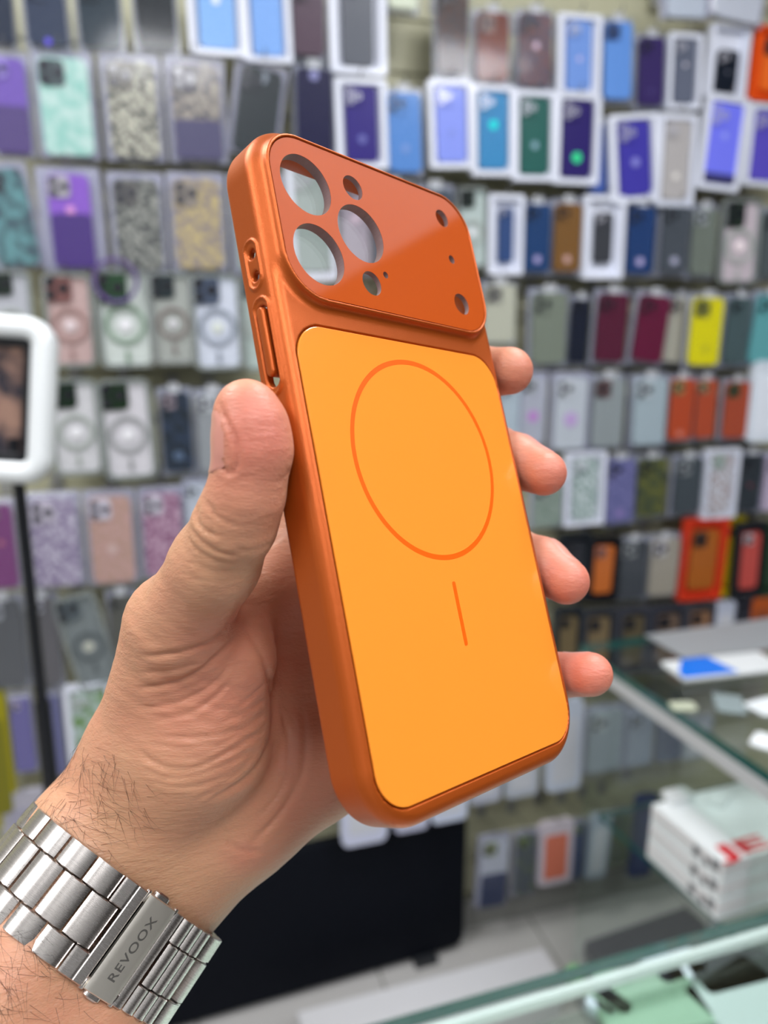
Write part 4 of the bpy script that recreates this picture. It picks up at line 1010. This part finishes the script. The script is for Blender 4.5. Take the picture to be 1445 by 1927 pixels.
row('second', 'left', [
 ('P', -26, 60, 92, 296, 0, ('g', (124, 92, 190), (96, 70, 150)), 'purple glitter case in clear pouch', {'base': (0.5, ('g', (88, 66, 130), (70, 56, 104))), 'cam': (150, 130, 210), 'logo': (-0.3, 1.0, (170, 160, 200))}),
 ('P', 64, 182, 92, 300, 1, ('w', (150, 206, 190), (196, 226, 214)), 'mint green wavy case in clear pouch', {'cam': (70, 84, 84), 'logo': None}),
 ('P', 192, 308, 98, 304, 1, ('f', (200, 198, 176), (74, 76, 68)), 'cream and grey floral case in pouch', {'cam': (120, 116, 104)}),
 ('P', 314, 428, 104, 308, 1, ('f', (172, 164, 146), (84, 80, 86)), 'striped cream case with grape-dark base', {'base': (0.42, (74, 70, 104)), 'cam': (70, 66, 74), 'logo': (-0.36, 1.1, (190, 190, 215))}),
 ('P', 436, 536, 112, 296, -9, ('g', (22, 38, 34), (12, 22, 22)), 'tilted dark green case in pouch', {'logo': (0.4, 1.3, (150, 160, 170))}),
 ('C', 553, 632, 118, 300, 0, (22, 20, 62), 'navy blue phone case', {'logo': (0.42, 1.2, (150, 150, 200)), 'cam': None})])
row('second', 'right', [
 ('B', 632, 730, 148, 318, 2, PUR, 'dark violet case in white box', {'logo': (-0.2, 1.1, (110, 112, 180)), 'out': 0.0}),
 ('C', 726, 800, 164, 334, 2, ('g', (76, 130, 204), (100, 150, 216)), 'mid blue phone case in box', {'logo': (-0.2, 1.0, (130, 160, 220))}),
 ('B', 808, 892, 150, 318, 3, (132, 148, 232), 'periwinkle case in white box', {'cw': 0.66, 'logo': (-0.1, 1.0, (130, 146, 220))}),
 ('B', 888, 970, 160, 332, 2, ('g', (48, 116, 170), (70, 150, 200)), 'teal blue case with cyan reflection painted as disc', {'cw': 0.66, 'logo': (0.08, 1.3, (0, 226, 224))}),  # the cyan disc is a light reflection painted on the case
 ('B', 966, 1048, 170, 342, 2, (40, 92, 86), 'dark green case in white box', {'cw': 0.66, 'logo': (-0.12, 1.0, (140, 176, 190))}),
 ('C', 1104, 1158, 226, 372, 6, (70, 100, 180), 'blue case partly behind a box', {'out': -0.025}),
 ('B', 1044, 1130, 176, 348, 1, (44, 34, 100), 'dark purple case with green reflection painted as disc', {'cw': 0.66, 'logo': (-0.24, 1.35, (60, 226, 150))}),  # reflected green light put on the case as a coloured disc
 ('B', 1150, 1242, 214, 382, 7, (66, 60, 160), 'tilted indigo case in white box', {'cw': 0.64, 'logo': (-0.05, 1.1, (140, 140, 215))}),
 ('B', 1238, 1310, 214, 390, 1, (176, 172, 172), 'beige grey case in white box', {'cw': 0.66, 'logo': (-0.2, 1.0, (235, 232, 225))}),
 ('B', 1322, 1402, 180, 360, -3, (118, 124, 246), 'bright lavender blue case in box', {'cw': 0.78, 'logo': (0.1, 0.8, (150, 160, 250)), 'base': (0.12, (60, 60, 110))}),
 ('B', 1406, 1480, 196, 352, -1, (92, 80, 190), 'violet case cut by the frame', {'cw': 0.7})])
row('third', 'left', [
 ('P', -34, 68, 302, 508, 7, ('w', (96, 150, 150), (52, 76, 84)), 'dark teal streaked case in pouch', {'cam': (44, 56, 60)}),
 ('P', 72, 196, 312, 512, 1, ('s', (136, 84, 196)), 'violet case with deep purple base', {'cw': 0.64, 'base': (0.58, (62, 22, 118)), 'cam': (180, 176, 180), 'logo': (0.12, 1.0, (220, 150, 210))}),
 ('P', 206, 314, 322, 514, 1, ('f', (150, 152, 140), (48, 52, 48)), 'dark grey floral case in pouch', {'cam': (92, 90, 84)}),
 ('P', 318, 428, 322, 514, 1, ('f', (196, 176, 118), (134, 124, 122)), 'gold and grey floral case in pouch', {'cam': (150, 140, 126)}),
 ('P', 434, 540, 326, 520, 1, (150, 162, 150), 'sage grey case behind the held case', {'cam': (140, 150, 140)}),
 ('B', 544, 632, 300, 530, 2, (150, 164, 160), 'pale green-grey case seen through lens holes', {'cw': 0.8})])
row('third', 'right', [
 ('C', 640, 700, 336, 520, 1, (170, 160, 172), 'grey case with painted pinkish glare behind the lens holes', {'logo': (0.1, 1.4, (236, 210, 226))}),  # pinkish glare put into the body tint and the pale disc
 ('C', 704, 780, 340, 520, 1, (100, 116, 136), 'steel blue case behind the lens holes'),
 ('C', 784, 858, 346, 512, 1, (70, 80, 92), 'dark slate case behind the camera plate'),
 ('M', 862, 918, 352, 506, 2, (176, 190, 188), 'clear case beside the held case', {}),
 ('B', 920, 986, 366, 518, 1, (54, 76, 122), 'narrow navy case in white box', {'cw': 0.42, 'ch': 0.68}),
 ('C', 984, 1042, 376, 520, 1, (26, 62, 110), 'navy blue case in clear box', {'logo': (-0.32, 1.2, (180, 170, 220))}),
 ('C', 1040, 1100, 374, 520, 0, (124, 86, 40), 'bronze brown case in clear box', {'logo': (-0.32, 1.2, (214, 170, 160))}),
 ('B', 1098, 1176, 368, 526, 1, (62, 64, 70), 'charcoal case in white box', {'cw': 0.44, 'ch': 0.6}),
 ('C', 1178, 1238, 380, 524, 0, (28, 60, 112), 'dark navy case with grey band', {'logo': (-0.32, 1.2, (190, 180, 225))}),
 ('C', 1244, 1302, 380, 522, 0, ('g', (66, 72, 80), (84, 90, 98)), 'charcoal grey case', {'logo': (-0.32, 1.2, (190, 190, 215))}),
 ('C', 1300, 1354, 384, 526, 0, ('g', (104, 112, 100), (128, 136, 128)), 'olive grey case', {'cam': (170, 176, 180)}),
 ('M', 1358, 1430, 374, 536, 1, (196, 184, 192), 'clear glossy case with painted pinkish glare', {'dot': (250, 236, 240)}),  # glare is painted through the pinkish insert and pale dot colours
 ('C', 1430, 1492, 390, 530, 0, (84, 92, 94), 'dark grey case cut by frame')])
row('fourth', 'left', [
 ('M', -20, 64, 508, 692, 0, (176, 178, 186), 'smoky clear case above white stand'),
 ('M', 84, 178, 514, 692, 0, (186, 160, 158), 'clear case with rose camera frame', {'cam': (122, 84, 82), 'ring': (160, 130, 126), 'dot': (220, 205, 208)}),
 ('M', 182, 288, 508, 694, 1, (196, 204, 200), 'clear case with purple round tag', {'cam': (44, 74, 50), 'ring': (128, 150, 132), 'coaster': (96, 78, 128)}),
 ('M', 284, 366, 512, 688, 1, (160, 164, 160), 'grey clear case with dark camera', {'cam': (44, 54, 58), 'ring': (126, 116, 112), 'dot': (205, 205, 208)}),
 ('M', 362, 456, 516, 698, 1, (202, 208, 222), 'bluish clear case with grey ring', {'cam': (74, 84, 104), 'ring': (136, 144, 158), 'dot': (214, 220, 214)}),
 ('M', 456, 520, 520, 700, 1, (172, 186, 182), 'clear case behind the held case')])
row('fourth', 'right', [
 ('C', 908, 976, 528, 652, 0, (190, 190, 172), 'cream case beside index finger', {'cam': (150, 148, 140)}),
 ('C', 998, 1072, 542, 694, 1, (124, 132, 118), 'olive grey case'),
 ('C', 1072, 1112, 556, 692, -2, (18, 24, 42), 'black navy narrow case'),
 ('C', 1120, 1186, 544, 690, -2, ('g', (92, 26, 52), (80, 20, 46)), 'maroon case'),
 ('C', 1194, 1262, 548, 690, -6, (102, 18, 54), 'tilted crimson maroon case'),
 ('C', 1246, 1302, 552, 690, -7, (190, 186, 170), 'tilted cream case', {'cam': (160, 156, 146), 'out': -0.04}),
 ('C', 1298, 1364, 552, 696, -1, (234, 222, 12), 'bright yellow case', {'cam': (150, 150, 60), 'logo': (-0.25, 1.0, (210, 204, 40))}),
 ('C', 1366, 1416, 552, 694, -2, ('g', (84, 104, 106), (60, 78, 82)), 'grey teal case'),
 ('C', 1414, 1476, 548, 694, -6, (104, 176, 180), 'turquoise case cut by frame')])
row('fifth', 'left', [
 ('M', 94, 190, 714, 896, 1, (200, 200, 204), 'clear case with green camera block', {'cam': (26, 44, 30), 'ring': (158, 166, 160)}),
 ('M', 190, 290, 714, 904, 2, (204, 202, 208), 'larger clear case, green camera block', {'cam': (28, 48, 30), 'ring': (150, 152, 154)}),
 ('C', 300, 366, 730, 898, 1, ('w', (22, 32, 38), (44, 58, 80)), 'black case with pale lens spot', {'cam': (150, 136, 146), 'logo': (-0.3, 1.6, (90, 108, 136))}),
 ('C', 368, 440, 732, 896, 0, (150, 154, 158), 'grey case behind the thumb', {'cam': (205, 208, 214)})])
row('fifth', 'right', [
 ('P', 940, 984, 716, 840, 0, (180, 196, 202), 'pale teal case near index finger'),
 ('P', 976, 1034, 700, 842, -1, (178, 182, 192), 'pale case with magenta oval', {'logo': (-0.08, 2.0, (196, 140, 206)), 'cam': (170, 176, 176)}),
 ('P', 1040, 1112, 700, 852, 0, (196, 204, 208), 'pale case with lilac oval', {'logo': (-0.08, 2.0, (198, 168, 216)), 'cam': (206, 212, 214)}),
 ('C', 1112, 1180, 704, 850, 0, (150, 158, 160), 'flat grey case', {'cam': (110, 84, 84)}),
 ('C', 1190, 1260, 704, 846, 1, (172, 188, 196), 'pale blue-grey case', {'cam': (190, 200, 206)}),
 ('C', 1258, 1310, 706, 836, 0, (190, 76, 40), 'rust orange case with yellow top', {'cam': (176, 146, 92), 'logo': (-0.4, 1.1, (226, 140, 120))}),
 ('C', 1308, 1352, 708, 832, 1, (186, 78, 46), 'rust orange case touching its twin', {'cam': (176, 150, 110)}),
 ('C', 1362, 1414, 712, 832, 0, (178, 78, 50), 'brick orange narrow case', {'cam': (84, 90, 52)}),
 ('W', 1412, 1480, 680, 832, -1, (228, 236, 246), 'plain white glossy pack', {'pr': (232, 238, 248)})])
row('sixth', 'left', [
 ('P', -30, 34, 938, 1116, 0, (124, 54, 116), 'magenta case by the black pole', {'cam': (150, 120, 140), 'logo': (0.05, 1.0, (190, 110, 130))}),
 ('P', 50, 158, 926, 1112, 0, ('f', (196, 188, 204), (128, 112, 146)), 'white and violet floral case', {'cam': (206, 198, 210)}),
 ('P', 160, 260, 922, 1106, 0, ('f', (198, 158, 146), (184, 148, 128)), 'peach pink case in pouch', {'cam': (214, 208, 218), 'logo': (-0.1, 1.0, (216, 186, 178))}),
 ('P', 262, 352, 916, 1092, 0, ('f', (196, 160, 178), (122, 56, 100)), 'magenta and white floral case', {'cam': (214, 208, 218)}),
 ('P', 346, 400, 900, 1040, 0, (190, 198, 206), 'pale case left of the thumb')])
row('sixth', 'right', [
 ('P', 1000, 1066, 900, 996, 0, ('f', (120, 140, 122), (150, 164, 150)), 'grey green case by middle finger'),
 ('B', 1064, 1140, 852, 990, 1, ('f', (196, 208, 210), (120, 144, 140)), 'pale case printed with green flowers'),
 ('C', 1138, 1200, 858, 992, 1, ('f', (100, 102, 150), (122, 120, 172)), 'dusty violet case', {'logo': (-0.35, 1.2, (150, 130, 190))}),
 ('C', 1198, 1258, 856, 980, 1, ('w', (54, 66, 54), (110, 112, 52)), 'dark green case with yellow smear'),
 ('C', 1268, 1326, 856, 974, 0, (70, 78, 84), 'smoky dark grey case', {'cam': (150, 156, 160)}),
 ('B', 1326, 1390, 846, 976, 0, ('f', (206, 212, 222), (160, 140, 140)), 'white boxed case with tiny print', {'cam': (130, 160, 140)}),
 ('C', 1388, 1438, 850, 968, -2, ('f', (40, 52, 58), (60, 62, 68)), 'near-black case with red mark', {'logo': (-0.05, 0.6, (150, 60, 70))}),
 ('P', 1436, 1490, 850, 966, 0, (206, 190, 210), 'pale pink case cut by frame')])
row('seventh', 'left', [
 ('C', -34, 52, 1122, 1306, 0, (92, 94, 98), 'grey case behind the pole', {'cam': (170, 172, 180)}),
 ('C', 54, 116, 1118, 1304, 0, (98, 96, 100), 'dark grey case right of pole', {'cam': (178, 178, 190)}),
 ('M', 122, 206, 1118, 1300, 12, (120, 128, 130), 'tilted clear case, dark insert', {'cam': (90, 100, 106), 'ring': (92, 100, 104), 'dot': (190, 192, 180)}),
 ('C', 204, 262, 1112, 1290, 0, (86, 86, 80), 'dim grey case beside the wrist')])
row('seventh', 'right', [
 ('D', 1052, 1112, 1006, 1128, 0, (34, 38, 44), 'black boxed case by ring finger', {'inner': (48, 50, 56)}),
 ('D', 1108, 1166, 1012, 1134, -2, (28, 28, 32), 'black box with copper case', {'inner': (190, 104, 50), 'cam': (170, 120, 110)}),
 ('C', 1164, 1222, 1012, 1134, -1, (68, 72, 78), 'dark grey case with pale camera block', {'cam': (150, 154, 156)}),  # camera island paler than the case body
 ('C', 1220, 1282, 1008, 1128, -1, (168, 160, 146), 'cream case with silver lens', {'cam': (196, 192, 196)}),
 ('D', 1350, 1392, 972, 1122, -5, (206, 186, 14), 'yellow box edge behind red box', {'inner': (180, 160, 20), 'out': -0.03}),
 ('D', 1284, 1366, 978, 1130, -2, (206, 58, 34), 'red box with copper phone case', {'inner': (170, 96, 40), 'cam': (80, 60, 50)}),
 ('D', 1386, 1440, 984, 1128, 1, (40, 42, 48), 'black box with red and silver print', {'inner': (196, 84, 78), 'cam': (190, 190, 196)}),
 ('D', 1436, 1490, 984, 1122, 1, (40, 62, 44), 'dark green box cut by frame', {'inner': (56, 80, 60)})])
row('eighth', 'left', [
 ('W', -30, 24, 1304, 1560, 0, (150, 142, 24), 'olive yellow box edge', {'pr': (120, 116, 30)}),
 ('P', 18, 66, 1306, 1462, 0, (104, 98, 158), 'violet case left of the pole', {'cam': (180, 170, 200)}),
 ('P', 76, 122, 1302, 1470, 0, (96, 98, 142), 'dusky lilac case right of the pole', {'cam': (170, 172, 200)}),
 ('B', 124, 216, 1290, 1444, 0, ('w', (180, 196, 196), (92, 132, 48)), 'white boxed case with leaf print', {'cw': 0.72}),
 ('W', 8, 96, 1490, 1640, 0, (176, 174, 186), 'pale grey pack low beside the watch', {'pr': (160, 158, 176)})])
row('eighth', 'right', [
 ('D', 1044, 1096, 1146, 1270, 0, (44, 48, 54), 'black box above the little finger', {'inner': (110, 96, 70)}),
 ('D', 1096, 1158, 1148, 1272, 0, (60, 62, 68), 'smoky box with bronze tint', {'inner': (120, 104, 78)}),
 ('D', 1162, 1222, 1146, 1268, 0, (66, 68, 78), 'dark box with ochre case', {'inner': (96, 86, 66)}),
 ('D', 1226, 1288, 1142, 1264, 0, (60, 62, 72), 'dark box with grey lens frame', {'inner': (110, 92, 80)}),
 ('D', 1290, 1344, 1138, 1256, 0, (74, 72, 78), 'dark box with brown case', {'inner': (150, 112, 84)}),
 ('W', 1344, 1380, 1134, 1244, 0, (190, 196, 214), 'narrow pale lilac pack'),
 ('D', 1378, 1412, 1130, 1240, 0, (50, 50, 60), 'dark narrow box', {'inner': (60, 62, 72)}),
 ('W', 1410, 1450, 1126, 1236, 0, (184, 90, 44), 'copper brown pack at the frame', {'pr': (150, 80, 50)})])
row('ninth', 'right', [
 ('W', 640, 728, 1360, 1592, 1, (206, 210, 232), 'long white pack under the held case', {'out': 0.05}),
 ('W', 742, 806, 1380, 1566, 1, (196, 198, 222), 'white pack over black board', {'out': 0.05}),
 ('W', 812, 880, 1370, 1548, 1, (204, 212, 232), 'second white pack over black board', {'out': 0.05}),
 ('W', 884, 944, 1360, 1512, 1, (186, 190, 206), 'pale grey pack, right of black board', {'out': 0.03}),
 ('W', 952, 1014, 1350, 1500, 1, (190, 196, 208), 'grey-white pack below the case corner', {'out': 0.02}),
 ('W', 1030, 1096, 1320, 1488, 1, (200, 208, 224), 'bright white pack under little finger', {'out': 0.02}),
 ('P', 1100, 1180, 1330, 1458, 0, (168, 180, 186), 'milky grey pouch behind glass pane', {'cam': (190, 200, 200)}),
 ('P', 1178, 1236, 1332, 1446, 0, (160, 170, 184), 'blue-grey pouch behind the glass pane'),
 ('W', 1240, 1282, 1338, 1432, 0, (110, 118, 140), 'slate pack under the glass edge', {'pr': (96, 104, 126)}),
 ('W', 1286, 1340, 1350, 1428, 0, (160, 166, 178), 'light grey pack under the glass edge')])
row('lowest', 'right', [
 ('P', 900, 962, 1574, 1712, -2, (196, 202, 212), 'white pouch with navy label', {'logo': None, 'base': (0.5, (34, 48, 84)), 'cam': (150, 160, 110)}),
 ('P', 968, 1014, 1566, 1690, -1, ('w', (70, 76, 92), (92, 104, 80)), 'slate pouch with green tint', {'cam': (120, 140, 70)}),
 ('W', 1014, 1078, 1548, 1664, 0, (206, 196, 206), 'white pack with orange print', {'pr': (214, 120, 96)}),
 ('P', 1074, 1106, 1546, 1660, 0, (52, 66, 100), 'thin navy pouch', {'cam': (130, 150, 80)}),
 ('W', 1108, 1146, 1536, 1652, -3, (176, 186, 202), 'pale blue-grey pack', {}),
 ('P', 1144, 1190, 1528, 1632, -1, ('w', (90, 96, 88), (96, 110, 60)), 'olive dark pouch', {}),
 ('W', 1192, 1232, 1500, 1650, -2, (44, 56, 104), 'navy pack beside white cartons', {'pr': (60, 70, 120)})])
# loose clear packs bunched at the upper right, under the ceiling
for i, (x0, x1, y0, y1, tl, c_, ds) in enumerate([(1250, 1340, -40, 34, 4, (196, 206, 216), 'clear glossy pack bunched at the top, left of its twin'), (1336, 1450, -50, 40, -5, (206, 212, 220), 'wide clear glossy pack in the top right corner')]):
    e = pack('P', x0, x1, y0, y1, tl, c_, ds, cam=None, out=0.02); e['group'] = 'clear packs at the top right'; bpy.data.objects[e['_hook']]['label'] = 'chrome hook holding the '+ds; del e['_hook']
e = pack('C', 728, 792, -90, 22, 0, (214, 220, 196), 'pale lime case at the top edge above bare wall'); e['group'] = 'phone cases in the top row, right side'; bpy.data.objects[e['_hook']]['label'] = 'chrome hook holding the pale lime case at the top edge'; del e['_hook']
